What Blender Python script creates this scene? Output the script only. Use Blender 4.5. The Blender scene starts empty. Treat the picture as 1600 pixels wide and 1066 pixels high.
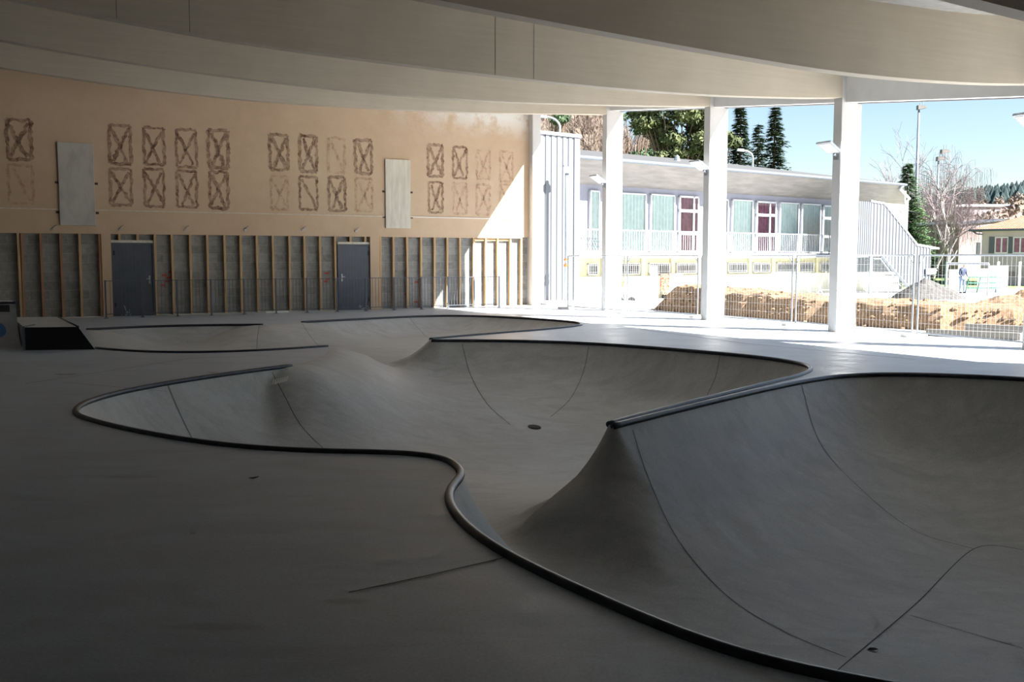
import bpy, bmesh, math, random
import numpy as np
from mathutils import Vector, Matrix
from mathutils.geometry import delaunay_2d_cdt
random.seed(7)
R = math.radians
scn = bpy.context.scene
COL = scn.collection

# ------------------------------------------------------------------ camera
FPX = 1550.0
EYE = 1.65
TH = math.atan(131 / FPX)
cam_d = bpy.data.cameras.new('camera')
cam_d.sensor_width = 36.0
cam_d.lens = FPX / 1600 * 36
cam_d.clip_end = 3000
cam = bpy.data.objects.new('camera', cam_d)
COL.objects.link(cam)
cam.location = (0, 0, EYE)
cam.rotation_euler = (R(90) - TH, 0, 0)
scn.camera = cam

# survey helpers: a sight line of the photograph meets the real floor / a real vertical plane
vF = np.array([0, math.cos(TH), -math.sin(TH)]); vU = np.array([0, math.sin(TH), math.cos(TH)]); vX = np.array([1., 0, 0]); vC = np.array([0, 0, EYE])
def ray(u, v): return vF * FPX + vX * (u - 800) + vU * (533 - v)
def onfloor(u, v, z=0.0):
    r = ray(u, v); return vC + r * ((z - EYE) / r[2])

class Frame:
    """vertical plane: s runs along it, o sticks out of its front, z up"""
    def __init__(self, P, d):
        self.P = np.array([P[0], P[1]], float); d = np.array(d, float); self.d = d / np.linalg.norm(d)
        self.n = np.array([self.d[1], -self.d[0]])
    def w(self, s, o, z):
        q = self.P + self.d * s + self.n * o
        return (q[0], q[1], z)
    def at(self, u, v, o=0.0):
        P = self.P + self.n * o
        r = ray(u, v); n3 = np.array([self.n[0], self.n[1], 0])
        t = ((np.array([P[0], P[1], 0]) - vC) @ n3) / (r @ n3)
        q = vC + r * t
        return float((q[:2] - self.P) @ self.d), float(q[2])

# ------------------------------------------------------------------ mesh builder
class MB:
    def __init__(self): self.v = []; self.f = []; self.m = []
    def quad(self, a, b, c, d, mi=0):
        n = len(self.v); self.v += [tuple(a), tuple(b), tuple(c), tuple(d)]; self.f.append((n, n+1, n+2, n+3)); self.m.append(mi)
    def tri(self, a, b, c, mi=0):
        n = len(self.v); self.v += [tuple(a), tuple(b), tuple(c)]; self.f.append((n, n+1, n+2)); self.m.append(mi)
    def hexa(self, p, mi=0):
        """p: 8 points, bottom ring 0-3, top ring 4-7"""
        n = len(self.v); self.v += [tuple(q) for q in p]
        for f in ((3,2,1,0),(4,5,6,7),(0,1,5,4),(1,2,6,5),(2,3,7,6),(3,0,4,7)):
            self.f.append(tuple(n+i for i in f)); self.m.append(mi)
        return self
    def box(self, x0, x1, y0, y1, z0, z1, mi=0):
        return self.hexa([(x0,y0,z0),(x1,y0,z0),(x1,y1,z0),(x0,y1,z0),(x0,y0,z1),(x1,y0,z1),(x1,y1,z1),(x0,y1,z1)], mi)
    def fbox(self, F, s0, s1, o0, o1, z0, z1, mi=0):
        return self.hexa([F.w(s0,o1,z0),F.w(s1,o1,z0),F.w(s1,o0,z0),F.w(s0,o0,z0),F.w(s0,o1,z1),F.w(s1,o1,z1),F.w(s1,o0,z1),F.w(s0,o0,z1)], mi)
    def prism(self, poly, off, mi=0):
        """poly: planar 3-D points, off: extrusion vector"""
        n = len(self.v); k = len(poly); off = np.array(off)
        self.v += [tuple(p) for p in poly] + [tuple(np.array(p)+off) for p in poly]
        self.f.append(tuple(range(n+k-1, n-1, -1))); self.m.append(mi)
        self.f.append(tuple(range(n+k, n+2*k))); self.m.append(mi)
        for i in range(k):
            j = (i+1) % k; self.f.append((n+i, n+j, n+k+j, n+k+i)); self.m.append(mi)
        return self
    def tube(self, pts, r, n=8, mi=0, caps=True):
        pts = [np.array(p, float) for p in pts]; k = len(pts)
        rr = r if hasattr(r, '__len__') else [r]*k
        base = len(self.v); up0 = None
        for i, p in enumerate(pts):
            t = pts[min(i+1, k-1)] - pts[max(i-1, 0)]; t = t / (np.linalg.norm(t)+1e-9)
            if up0 is None: up0 = np.array([0,0,1.]) if abs(t[2]) < .9 else np.array([1.,0,0])
            a = np.cross(t, up0); a /= np.linalg.norm(a)+1e-9; b = np.cross(a, t); up0 = b
            for j in range(n):
                an = 2*math.pi*j/n; self.v.append(tuple(p + rr[i]*(a*math.cos(an)+b*math.sin(an))))
        for i in range(k-1):
            for j in range(n):
                j2 = (j+1) % n
                self.f.append((base+i*n+j, base+i*n+j2, base+(i+1)*n+j2, base+(i+1)*n+j)); self.m.append(mi)
        if caps and n > 2:
            self.f.append(tuple(base+j for j in range(n-1,-1,-1))); self.m.append(mi)
            self.f.append(tuple(base+(k-1)*n+j for j in range(n))); self.m.append(mi)
        return self
    def grid(self, fn, nu, nv, mi=0):
        base = len(self.v)
        for i in range(nu+1):
            for j in range(nv+1): self.v.append(tuple(fn(i/nu, j/nv)))
        for i in range(nu):
            for j in range(nv):
                a = base+i*(nv+1)+j; self.f.append((a, a+nv+1, a+nv+2, a+1)); self.m.append(mi)
        return self
    def lathe(self, c, prof, n=16, mi=0):
        base = len(self.v); k = len(prof)
        for (r, z) in prof:
            for j in range(n):
                a = 2*math.pi*j/n; self.v.append((c[0]+r*math.cos(a), c[1]+r*math.sin(a), c[2]+z))
        for i in range(k-1):
            for j in range(n):
                j2 = (j+1) % n; self.f.append((base+i*n+j, base+i*n+j2, base+(i+1)*n+j2, base+(i+1)*n+j)); self.m.append(mi)
        self.f.append(tuple(base+j for j in range(n-1,-1,-1))); self.m.append(mi)
        self.f.append(tuple(base+(k-1)*n+j for j in range(n))); self.m.append(mi)
        return self
    def build(self, name, mats, parent=None, smooth=False, loc=None, bevel=0):
        if not isinstance(mats, (list, tuple)): mats = [mats]
        off = np.zeros(3)
        p = parent
        while p is not None:
            off = off + np.array(p.location); p = p.parent
        o = bpy.data.objects.new(name, bpy.data.meshes.new(name)); COL.objects.link(o)
        if loc is not None: off = off + np.array(loc) if parent is not None else np.array(loc, float)
        me = o.data
        vv = np.array(self.v, float)
        me.from_pydata([tuple(x) for x in (vv - off)], [], self.f)
        for m in mats: me.materials.append(m)
        me.polygons.foreach_set('material_index', self.m)
        if smooth: me.polygons.foreach_set('use_smooth', [True]*len(self.f))
        me.update()
        if loc is not None and parent is None: o.location = loc
        if parent is not None: o.parent = parent
        if bevel:
            b = o.modifiers.new('bevel', 'BEVEL'); b.width = bevel; b.segments = 2; b.limit_method = 'ANGLE'
        return o

def tag(o, label=None, cat=None, group=None, kind=None):
    if label: o['label'] = label
    if cat: o['category'] = cat
    if group: o['group'] = group
    if kind: o['kind'] = kind
    return o
def thing(name, label, cat, loc=(0,0,0), rz=0, group=None):
    o = bpy.data.objects.new(name, None); COL.objects.link(o)
    o.location = loc; o.rotation_euler = (0,0,rz); o.empty_display_size = .1
    return tag(o, label, cat, group)
def copy_tree(o, parent=None):
    c = o.copy(); COL.objects.link(c)
    if parent is not None: c.parent = parent
    for ch in [x for x in COL.objects if x.parent == o]: copy_tree(ch, c)
    return c

# ------------------------------------------------------------------ materials
def s2l(c): return tuple(((x/255)/12.92 if x/255 <= .04045 else ((x/255+.055)/1.055)**2.4) for x in c) + (1,)
class NT:
    def __init__(self, name):
        self.m = bpy.data.materials.new(name); self.m.use_nodes = True
        self.t = self.m.node_tree; self.b = self.t.nodes['Principled BSDF']; self.out = self.t.nodes['Material Output']
        self.tc = self.t.nodes.new('ShaderNodeTexCoord')
    def node(self, typ, **kw):
        n = self.t.nodes.new(typ)
        for k, v in kw.items():
            if k in n.inputs: n.inputs[k].default_value = v
            else: setattr(n, k, v)
        return n
    def link(self, a, b): self.t.links.new(a, b)
    def coords(self, scale=(1,1,1), rot=(0,0,0), src='Object'):
        mp = self.node('ShaderNodeMapping'); mp.inputs['Scale'].default_value = scale; mp.inputs['Rotation'].default_value = rot
        self.link(self.tc.outputs[src], mp.inputs['Vector']); return mp.outputs['Vector']
    def noise(self, scale, detail=6, rough=.6, vec=None, dist=0):
        n = self.node('ShaderNodeTexNoise'); n.inputs['Scale'].default_value = scale; n.inputs['Detail'].default_value = detail
        n.inputs['Roughness'].default_value = rough; n.inputs['Distortion'].default_value = dist
        self.link(vec if vec is not None else self.tc.outputs['Object'], n.inputs['Vector']); return n.outputs['Fac']
    def ramp(self, fac, stops):
        r = self.node('ShaderNodeValToRGB'); e = r.color_ramp.elements
        while len(e) < len(stops): e.new(.5)
        for i, (p, c) in enumerate(stops):
            e[i].position = p; e[i].color = c if len(c) == 4 else tuple(c)+(1,)
        self.link(fac, r.inputs['Fac']); return r.outputs['Color']
    def mix(self, fac, a, b, typ='MIX'):
        n = self.node('ShaderNodeMix'); n.data_type = 'RGBA'; n.blend_type = typ
        for s, i in ((fac, 0), (a, 6), (b, 7)):
            if hasattr(s, 'is_linked'): self.link(s, n.inputs[i])
            else: n.inputs[i].default_value = s
        return n.outputs[2]
    def bump(self, h, strength=.3, dist=.02):
        b = self.node('ShaderNodeBump'); b.inputs['Strength'].default_value = strength; b.inputs['Distance'].default_value = dist
        self.link(h, b.inputs['Height']); self.link(b.outputs['Normal'], self.b.inputs['Normal'])
    def col(self, c):
        if hasattr(c, 'is_linked'): self.link(c, self.b.inputs['Base Color'])
        else: self.b.inputs['Base Color'].default_value = c
    def rough(self, v, metal=0, spec=.5):
        self.b.inputs['Roughness'].default_value = v; self.b.inputs['Metallic'].default_value = metal; self.b.inputs['Specular IOR Level'].default_value = spec
def g(v): return (v, v, v, 1)
def simple(name, c, rough=.6, metal=0, var=.12, scale=6, bump=.0):
    n = NT(name); f = n.noise(scale, 5)
    a = tuple(x*(1-var) for x in c[:3])+(1,); b = tuple(min(1, x*(1+var)) for x in c[:3])+(1,)
    n.col(n.ramp(f, [(.3, a), (.7, b)])); n.rough(rough, metal)
    if bump: n.bump(n.noise(scale*8, 4), bump, .01)
    return n.m
def concrete(name, base, dark, light, sc=.35, rough=.55, streak=None):
    n = NT(name)
    big = n.noise(sc, 8, .62, dist=.6); mid = n.noise(sc*6, 8, .7, n.coords((1, 1.8, 1), (0,0,.5)), .4); fine = n.noise(60, 4, .6)
    c = n.ramp(big, [(.3, dark), (.5, base), (.72, light)])
    c = n.mix(.5, c, n.ramp(mid, [(.33, dark), (.5, base), (.64, light)]))
    blot = n.noise(sc*2.6, 7, .72, n.coords((1, 2.2, 1), (0, 0, -.3)), 1.2)
    c = n.mix(n.ramp(blot, [(.46, g(0)), (.66, g(.75))]), c, dark)
    c = n.mix(.14, c, n.ramp(fine, [(.35, g(.08)), (.6, g(.75))]), 'OVERLAY')
    n.col(c)
    rr = n.ramp(mid, [(.3, g(rough-.1)), (.7, g(rough+.14))]); n.link(rr, n.b.inputs['Roughness'])
    n.b.inputs['Specular IOR Level'].default_value = .45
    n.bump(n.noise(14, 6, .7), .12, .01)
    return n
nn = concrete('deck_concrete', (.455,.50,.555,1), (.36,.395,.44,1), (.52,.565,.62,1), .3, .42)
# two oil stains and damp marks left on the slab (real stains, fixed on the floor)
def blob(n, c, x, y, rx, ry, tint, strength=.6):
    mp = n.node('ShaderNodeMapping'); mp.vector_type = 'POINT'
    mp.inputs['Location'].default_value = (-x/rx, -y/ry, 0); mp.inputs['Scale'].default_value = (1/rx, 1/ry, 0)
    n.link(n.tc.outputs['Object'], mp.inputs['Vector'])
    ln = n.node('ShaderNodeVectorMath'); ln.operation = 'LENGTH'; n.link(mp.outputs['Vector'], ln.inputs[0])
    ad = n.node('ShaderNodeMath'); ad.operation = 'ADD'; n.link(ln.outputs['Value'], ad.inputs[0]); n.link(n.noise(5, 5, .7), ad.inputs[1])
    f = n.ramp(ad.outputs[0], [(.75, g(strength)), (1.35, g(0))])
    return n.mix(f, c, tint)
base_link = nn.b.inputs['Base Color'].links[0].from_socket
c = base_link
for (u, v, rx, ry, st) in ((105,585,.45,.25,.65),(332,582,.2,.12,.7),(540,940,.25,.1,.3),(330,980,.5,.12,.25),(190,745,.7,.15,.28),(930,575,.0,.0,0)):
    if rx:
        p = onfloor(u, v); c = blob(nn, c, p[0], p[1], rx, ry, (.09,.08,.07,1), st)
nn.col(c)
M_deck = nn.m
M_bowl = concrete('bowl_concrete', (.48,.485,.475,1), (.37,.37,.36,1), (.56,.565,.555,1), .45, .5).m
M_joint = simple('joint_groove', (.07,.068,.065), .8)
M_coping = simple('coping_steel', (.045,.05,.06), .38, .75, .3, 9)
M_white = simple('white_paint', (.80,.79,.76), .6, 0, .03, 3, .05)
n = NT('cream_board'); f = n.noise(1.2, 6); f2 = n.noise(3, 6, .6, n.coords((.25, .25, 6)))
c = n.mix(.3, n.ramp(f, [(.3, (.50,.44,.345,1)), (.7, (.58,.515,.41,1))]), n.ramp(f2, [(.4, (.48,.42,.33,1)), (.7, (.60,.535,.43,1))]))
n.col(c); n.rough(.65); n.bump(f2, .06, .01); M_cream = n.m
M_column = simple('column_paint', (.60,.595,.58), .65, 0, .03, 3, .05)
M_ceiling = simple('ceiling_paint', (.56,.55,.53), .8)
def plaster_nodes(name):
    n = NT(name)
    a = n.noise(.35, 6, .6); b = n.noise(2.2, 8, .7)
    c = n.ramp(a, [(.3, (.54,.385,.245,1)), (.6, (.59,.43,.285,1)), (.8, (.62,.475,.335,1))])
    c = n.mix(.35, c, n.ramp(b, [(.3, (.50,.37,.25,1)), (.7, (.66,.52,.40,1))]))
    # pale mineral bloom high up by the beam, near the corner
    sep = n.node('ShaderNodeSeparateXYZ'); n.link(n.tc.outputs['Object'], sep.inputs[0])
    mr = n.node('ShaderNodeMapRange'); mr.inputs[1].default_value = 5.55; mr.inputs[2].default_value = 6.3; n.link(sep.outputs['Z'], mr.inputs[0])
    mr2 = n.node('ShaderNodeMapRange'); mr2.inputs[1].default_value = -4.5; mr2.inputs[2].default_value = -1.0; n.link(sep.outputs['X'], mr2.inputs[0])
    mu = n.node('ShaderNodeMath'); mu.operation = 'MULTIPLY'; n.link(mr.outputs[0], mu.inputs[0]); n.link(mr2.outputs[0], mu.inputs[1])
    mu2 = n.node('ShaderNodeMath'); mu2.operation = 'MULTIPLY'; n.link(mu.outputs[0], mu2.inputs[0]); n.link(n.ramp(n.noise(1.1, 6, .7), [(.38, g(0)), (.55, g(1))]), mu2.inputs[1])
    c = n.mix(mu2.outputs[0], c, (.74,.72,.68,1))
    return n, c
n, c = plaster_nodes('ochre_plaster'); n.col(c); n.rough(.85); n.bump(n.noise(9, 6), .12, .02); M_plaster = n.m
n, c = plaster_nodes('glue_smears')
f = n.ramp(n.noise(5.5, 7, .75), [(.40, g(.36)), (.52, g(.68)), (.62, g(1))])
c = n.mix(f, c, n.ramp(n.noise(14, 4), [(.35, (.09,.035,.02,1)), (.65, (.25,.135,.08,1))])); n.col(c); n.rough(.8); M_glue = n.m
n = NT('glue_smears_faint'); n2, c2 = plaster_nodes('glue_smears_faint')
f = n2.ramp(n2.noise(6.5, 7, .75), [(.42, g(.05)), (.52, g(.35)), (.64, g(.8))])
c2 = n2.mix(f, c2, (.33,.17,.10,1)); n2.col(c2); n2.rough(.8); M_glue2 = n2.m
bpy.data.materials.remove(n.m)
# block masonry: bricks laid in the wall plane (mesh carries its own UV-like coordinates through Object coords rotated to the wall)
WALLD = (.872, .489)
wang = math.atan2(WALLD[1], WALLD[0])
def masonry(name, ca, cb, mort, bw, bh, ang):
    n = NT(name)
    mp = n.node('ShaderNodeMapping'); mp.inputs['Rotation'].default_value = (0, 0, -ang); n.link(n.tc.outputs['Object'], mp.inputs['Vector'])
    sep = n.node('ShaderNodeSeparateXYZ'); n.link(mp.outputs['Vector'], sep.inputs[0])
    cb_ = n.node('ShaderNodeCombineXYZ'); n.link(sep.outputs['X'], cb_.inputs['X']); n.link(sep.outputs['Z'], cb_.inputs['Y'])
    b = n.node('ShaderNodeTexBrick'); n.link(cb_.outputs[0], b.inputs['Vector'])
    b.inputs['Scale'].default_value = 1; b.inputs['Brick Width'].default_value = bw; b.inputs['Row Height'].default_value = bh
    b.inputs['Mortar Size'].default_value = .008; b.inputs['Color1'].default_value = ca; b.inputs['Color2'].default_value = cb; b.inputs['Mortar'].default_value = mort
    c = n.mix(.3, b.outputs['Color'], n.ramp(n.noise(8, 6, .7), [(.3, g(.08)), (.7, g(.45))]))
    n.col(c); n.rough(.9); n.bump(b.outputs['Fac'], .3, -.01)
    return n, c
n, c = masonry('grey_block', (.19,.19,.175,1), (.31,.31,.29,1), (.36,.35,.33,1), .5, .25, wang); M_block = n.m
n = NT('stud_timber'); f = n.noise(3, 6, .6, n.coords((14, 14, .6)), .5)
n.col(n.ramp(f, [(.3, (.42,.26,.12,1)), (.55, (.58,.39,.20,1)), (.75, (.66,.48,.27,1))])); n.rough(.75); M_timber = n.m
n = NT('stud_timber_red'); f = n.noise(3, 6, .6, n.coords((14, 14, .6)), .5)
n.col(n.ramp(f, [(.3, (.30,.14,.07,1)), (.7, (.45,.25,.13,1))])); n.rough(.75); M_timber2 = n.m
n = NT('pale_board'); f = n.noise(1.4, 6, .6, n.coords((5, 5, .7)))
n.col(n.ramp(f, [(.3, (.52,.48,.40,1)), (.55, (.66,.62,.53,1)), (.75, (.72,.69,.60,1))])); n.rough(.75); M_board = n.m
n = NT('stained_grey_board'); f = n.noise(1.6, 7, .65, n.coords((1, 1, .5)), .3)
n.col(n.ramp(f, [(.3, (.38,.36,.33,1)), (.5, (.50,.48,.44,1)), (.75, (.56,.54,.49,1))])); n.rough(.75); M_board2 = n.m
n = NT('steel_door_paint'); f = n.noise(2, 5)
w = n.node('ShaderNodeTexWave'); w.wave_type = 'BANDS'; w.bands_direction = 'X'; w.inputs['Scale'].default_value = 3.2
n.link(n.coords((1,1,1), (0,0,-wang)), w.inputs['Vector'])
n.col(n.ramp(f, [(.3, (.055,.065,.085,1)), (.7, (.08,.092,.115,1))])); n.rough(.5); n.bump(w.outputs['Fac'], .08, .01); M_door = n.m
M_dim = simple('dark_grey_wall', (.22,.225,.24), .85)
M_black = simple('black_steel_plate', (.012,.012,.013), .55, .2)
M_rail = simple('dark_rail_steel', (.10,.11,.13), .5, .6)
M_galv = simple('galvanised_steel', (.52,.56,.60), .4, .7, .15, 12)
M_gutter = simple('gutter_zinc', (.10,.12,.145), .5, .2)
M_pole = simple('pole_grey_blue', (.42,.50,.56), .45, .3)
M_alu = simple('white_aluminium', (.62,.64,.67), .4, .1, .03)
M_lens = simple('flood_lens', (.72,.70,.66), .25, 0, .05)
M_fascia = simple('dark_fascia', (.03,.045,.07), .4, .4)
M_orange = simple('orange_plastic', (.85,.20,.05), .5)
def corrugated(name, c, ang, pitch=.17, dark=.55, metal=.3):
    n = NT(name); n.col(n.ramp(n.noise(1.5, 4), [(.3, tuple(x*.93 for x in c)+(1,)), (.7, c+(1,))])); n.rough(.45, metal)
    return n.m
M_clad = corrugated('grey_cladding', (.19,.205,.235), 0)
M_clad_light = corrugated('pale_cladding', (.20,.21,.235), 0)
n = NT('roof_shingle'); f = n.noise(6, 6, .7); w = n.noise(30, 3, .6, n.coords((1,1,8)))
n.col(n.mix(.4, n.ramp(f, [(.3, (.055,.055,.055,1)), (.7, (.09,.09,.09,1))]), n.ramp(w, [(.3, g(.05)), (.7, g(.11))]))); n.rough(.85); M_shingle = n.m
n = NT('soffit_boards'); f = n.noise(2, 6, .6, n.coords((.4,.4,4), (0,0,0)))
n.col(n.ramp(f, [(.3, (.14,.135,.13,1)), (.7, (.22,.21,.20,1))])); n.rough(.7); M_soffit = n.m
M_cladwall = simple('blue_grey_panel', (.28,.29,.36), .6, 0, .05)
M_yellow = simple('pale_yellow_render', (.66,.64,.42), .8, 0, .06, 2)
M_creamwall = simple('cream_render', (.78,.76,.62), .8, 0, .05, 2)
M_slab = simple('white_slab', (.80,.79,.76), .7, 0, .04)
def curtain(name, a, b):
    n = NT(name); n.col(n.ramp(n.noise(4, 3), [(.3, a), (.7, b)])); n.rough(.9); return n.m
M_teal = curtain('teal_curtain', (.62,.80,.78,1), (.78,.93,.91,1))
M_plum = curtain('plum_curtain', (.20,.08,.13,1), (.34,.15,.22,1))
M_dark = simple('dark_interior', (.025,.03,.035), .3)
n = NT('window_glass'); n.b.inputs['Base Color'].default_value = (.9,.95,.95,1); n.rough(.03)
tr = n.node('ShaderNodeBsdfTransparent'); mx = n.node('ShaderNodeMixShader'); fr = n.node('ShaderNodeFresnel'); fr.inputs['IOR'].default_value = 1.45
gl = n.node('ShaderNodeBsdfGlossy'); gl.inputs['Roughness'].default_value = .03
n.link(fr.outputs[0], mx.inputs[0]); n.link(tr.outputs[0], mx.inputs[1]); n.link(gl.outputs[0], mx.inputs[2]); n.link(mx.outputs[0], n.out.inputs['Surface']); M_glass = n.m
n = NT('tan_earth'); f = n.noise(1.2, 8, .7); f2 = n.noise(9, 6, .75)
c = n.mix(.55, n.ramp(f, [(.3, (.20,.115,.06,1)), (.5, (.30,.19,.105,1)), (.75, (.42,.285,.17,1))]), n.ramp(f2, [(.32, (.13,.07,.04,1)), (.5, (.31,.20,.115,1)), (.72, (.45,.32,.20,1))]))
n.col(c); n.rough(.95); n.bump(f2, .8, .08); M_earth = n.m
M_rubble = simple('grey_rubble', (.09,.085,.08), .95, 0, .5, 9, .6)
n = NT('ground_gravel'); f = n.noise(.12, 6, .6); f2 = n.noise(4, 7, .7)
sep = n.node('ShaderNodeSeparateXYZ'); n.link(n.tc.outputs['Object'], sep.inputs[0])
c = n.mix(.4, n.ramp(f, [(.3, (.56,.55,.53,1)), (.7, (.66,.65,.63,1))]), n.ramp(f2, [(.3, (.48,.46,.42,1)), (.7, (.70,.69,.66,1))]))
mr = n.node('ShaderNodeMapRange'); mr.inputs[1].default_value = 60; mr.inputs[2].default_value = 66; n.link(sep.outputs['Y'], mr.inputs[0])
c = n.mix(mr.outputs[0], c, n.ramp(f2, [(.3, (.07,.13,.03,1)), (.7, (.16,.24,.07,1))]))
n.col(c); n.rough(.95); n.bump(f2, .3, .03); M_ground = n.m
M_paving = simple('grey_paving', (.30,.30,.31), .8, 0, .15, 3)
n = NT('conifer_green'); f = n.noise(1.5, 6, .7); n.col(n.ramp(f, [(.3, (.02,.045,.02,1)), (.6, (.05,.09,.035,1)), (.8, (.10,.14,.05,1))])); n.rough(.8); M_conifer = n.m
n = NT('olive_foliage'); f = n.noise(1.1, 6, .7); n.col(n.ramp(f, [(.3, (.03,.05,.015,1)), (.55, (.09,.11,.03,1)), (.8, (.20,.19,.06,1))])); n.rough(.8); M_olive = n.m
n = NT('spruce_fresh'); f = n.noise(2.5, 5, .7); n.col(n.ramp(f, [(.3, (.04,.10,.035,1)), (.6, (.11,.20,.075,1)), (.8, (.20,.29,.11,1))])); n.rough(.8); M_spruce = n.m
M_bark = simple('brown_bark', (.16,.11,.08), .9, 0, .3, 6)
M_twig = simple('bare_twigs', (.22,.165,.13), .9, 0, .25, .6)
M_twig2 = simple('mauve_twigs', (.26,.20,.21), .9, 0, .2, .6)
M_birch = simple('birch_bark', (.52,.47,.44), .8, 0, .35, 7)
n = NT('far_field'); f = n.noise(.03, 8, .7); f2 = n.noise(.35, 8, .8)
c = n.mix(.5, n.ramp(f, [(.35, (.23,.18,.13,1)), (.5, (.34,.30,.19,1)), (.65, (.24,.26,.13,1))]), n.ramp(f2, [(.3, (.14,.10,.08,1)), (.7, (.42,.34,.27,1))]))
n.col(c); n.rough(1); M_field = n.m
n = NT('brown_bank'); f = n.noise(.5, 8, .8, n.coords((1,1,.25)))
n.col(n.ramp(f, [(.3, (.07,.05,.04,1)), (.5, (.13,.10,.075,1)), (.7, (.20,.16,.125,1))])); n.rough(1); M_bank = n.m
M_farforest = simple('far_forest', (.045,.075,.075), 1, 0, .3, .05)
n = NT('terracotta_tiles'); w = n.node('ShaderNodeTexWave'); w.inputs['Scale'].default_value = 2.2; w.bands_direction = 'X'; n.link(n.tc.outputs['Object'], w.inputs['Vector'])
c = n.mix(.45, n.ramp(n.noise(3.5, 4, .6), [(.3, (.36,.13,.07,1)), (.5, (.46,.20,.11,1)), (.7, (.58,.36,.26,1))]), n.ramp(w.outputs['Fac'], [(.1, (.25,.09,.05,1)), (.6, (.52,.25,.15,1))]))
n.col(c); n.rough(.85); n.bump(w.outputs['Fac'], .6, .05); M_tile = n.m
M_housewall = simple('house_wall_grey', (.50,.42,.43), .85, 0, .06, 1)
M_housewall2 = simple('house_wall_mauve', (.32,.24,.23), .85, 0, .06, 1)
M_shutter = simple('dark_shutter', (.04,.05,.07), .5)
M_hedge = simple('hedge_leaves', (.14,.19,.06), .9, 0, .4, 5)
M_jacket = simple('navy_jacket', (.03,.045,.09), .8)
M_jeans = simple('pale_blue_jeans', (.28,.38,.52), .8)
M_skin = simple('skin', (.55,.33,.24), .6)
M_hair = simple('grey_brown_hair', (.12,.09,.07), .8)
M_greenmetal = simple('green_painted_steel', (.05,.16,.11), .5, .2)
M_kerb = simple('kerb_concrete', (.19,.185,.175), .85, 0, .15, 5)
M_net = simple('fence_wire', (.50,.53,.55), .5, .6)
M_red = simple('red_mark', (.45,.06,.04), .8)
M_rubber = simple('black_rubber', (.03,.03,.03), .8)
n = NT('graffiti_panel'); f = n.noise(3.2, 4, .5, dist=2.0)
n.col(n.ramp(f, [(.34, (.75,.16,.08,1)), (.44, (.82,.30,.18,1)), (.5, (.85,.82,.78,1)), (.57, (.10,.35,.28,1)), (.64, (.80,.25,.15,1)), (.75, (.25,.45,.62,1))])); n.rough(.6); M_graff = n.m
n.t.nodes[-1] if False else None
n = NT('graffiti_white'); f = n.noise(4.2, 5, .6, dist=2.0)
n.col(n.ramp(f, [(.40, (.80,.76,.72,1)), (.52, (.80,.50,.42,1)), (.58, (.82,.80,.76,1)), (.7, (.45,.62,.55,1))])); n.rough(.6); M_graff2 = n.m
M_blue = simple('blue_emblem', (.08,.20,.45), .6)
M_leaf = simple('dry_leaf', (.05,.035,.025), .8)

for mt_ in (M_earth, M_shingle, M_teal, M_plum, M_clad, M_clad_light, M_tile, M_housewall, M_housewall2, M_yellow, M_bank, M_twig, M_twig2, M_birch, M_rubble, M_kerb, M_field, M_olive, M_pole, M_galv, M_graff, M_cladwall, M_alu, M_farforest, M_paving):
    for nd_ in mt_.node_tree.nodes:                                 # outdoor colours darkened to offset the strengthened sun
        if nd_.type == 'VALTORGB':
            for e_ in nd_.color_ramp.elements: e_.color = tuple(x*.76 for x in e_.color[:3])+(1,)
# ------------------------------------------------------------------ layout lines
CM = np.array([4.017, 28.237]); CD = np.array([.438, -.899])       # line of the columns (towards the viewer's right)
WD = np.array(WALLD) / np.linalg.norm(WALLD)                       # along the wall, to the right
def cp(T): return CM + CD * T
WALL = Frame((.5, 34.25), WD)
def zl(T): return 5.80 - .112 * T                                 # underside of edge beams
CT = [-7.1, -2.6, 2.5, 7.14, 11.95, 16.75, 21.55, 26.35, 31.1]
CD3 = np.array([CD[0], CD[1], 0]); WD3 = np.array([WD[0], WD[1], 0])

# ------------------------------------------------------------------ skate bowl outline
def cr(pts, step=.12, closed=False):
    """Catmull-Rom through points, resampled"""
    P = [np.array(p, float) for p in pts]
    out = []
    for i in range(len(P)-1):
        p0 = P[i-1] if i > 0 else 2*P[0]-P[1]; p1, p2 = P[i], P[i+1]; p3 = P[i+2] if i+2 < len(P) else 2*P[-1]-P[-2]
        L = np.linalg.norm(p2-p1); n = max(1, int(round(L/step)))
        # centripetal
        t0 = 0; t1 = t0+np.linalg.norm(p1-p0)**.5; t2 = t1+L**.5; t3 = t2+np.linalg.norm(p3-p2)**.5
        for k in range(n):
            t = t1+(t2-t1)*k/n
            A1 = (t1-t)/(t1-t0)*p0+(t-t0)/(t1-t0)*p1; A2 = (t2-t)/(t2-t1)*p1+(t-t1)/(t2-t1)*p2; A3 = (t3-t)/(t3-t2)*p2+(t-t2)/(t3-t2)*p3
            B1 = (t2-t)/(t2-t0)*A1+(t-t0)/(t2-t0)*A2; B2 = (t3-t)/(t3-t1)*A2+(t-t1)/(t3-t1)*A3
            out.append((t2-t)/(t2-t1)*B1+(t-t1)/(t2-t1)*B2)
    out.append(P[-1]); return out
def px(l): return [onfloor(u, v)[:2] for u, v in l]
seg1 = px([(455,572),(375,581),(307,592),(244,600),(187.5,610),(150,622),(127.5,633),(117,642),(122,650),(139,658.7),(169,667),(225,679),(300,693),(375,702.5),(450,707),(525,708.5),(600,707.5),(644,708),(679,713),(705,723),(719,735),(722,745),(707,760),(699,777),(703,795),(723,822.5),(748,845),(787.5,870),(832.5,893),(900,923),(971,954),(1042,988),(1113,1019),(1185,1049)])
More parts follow.
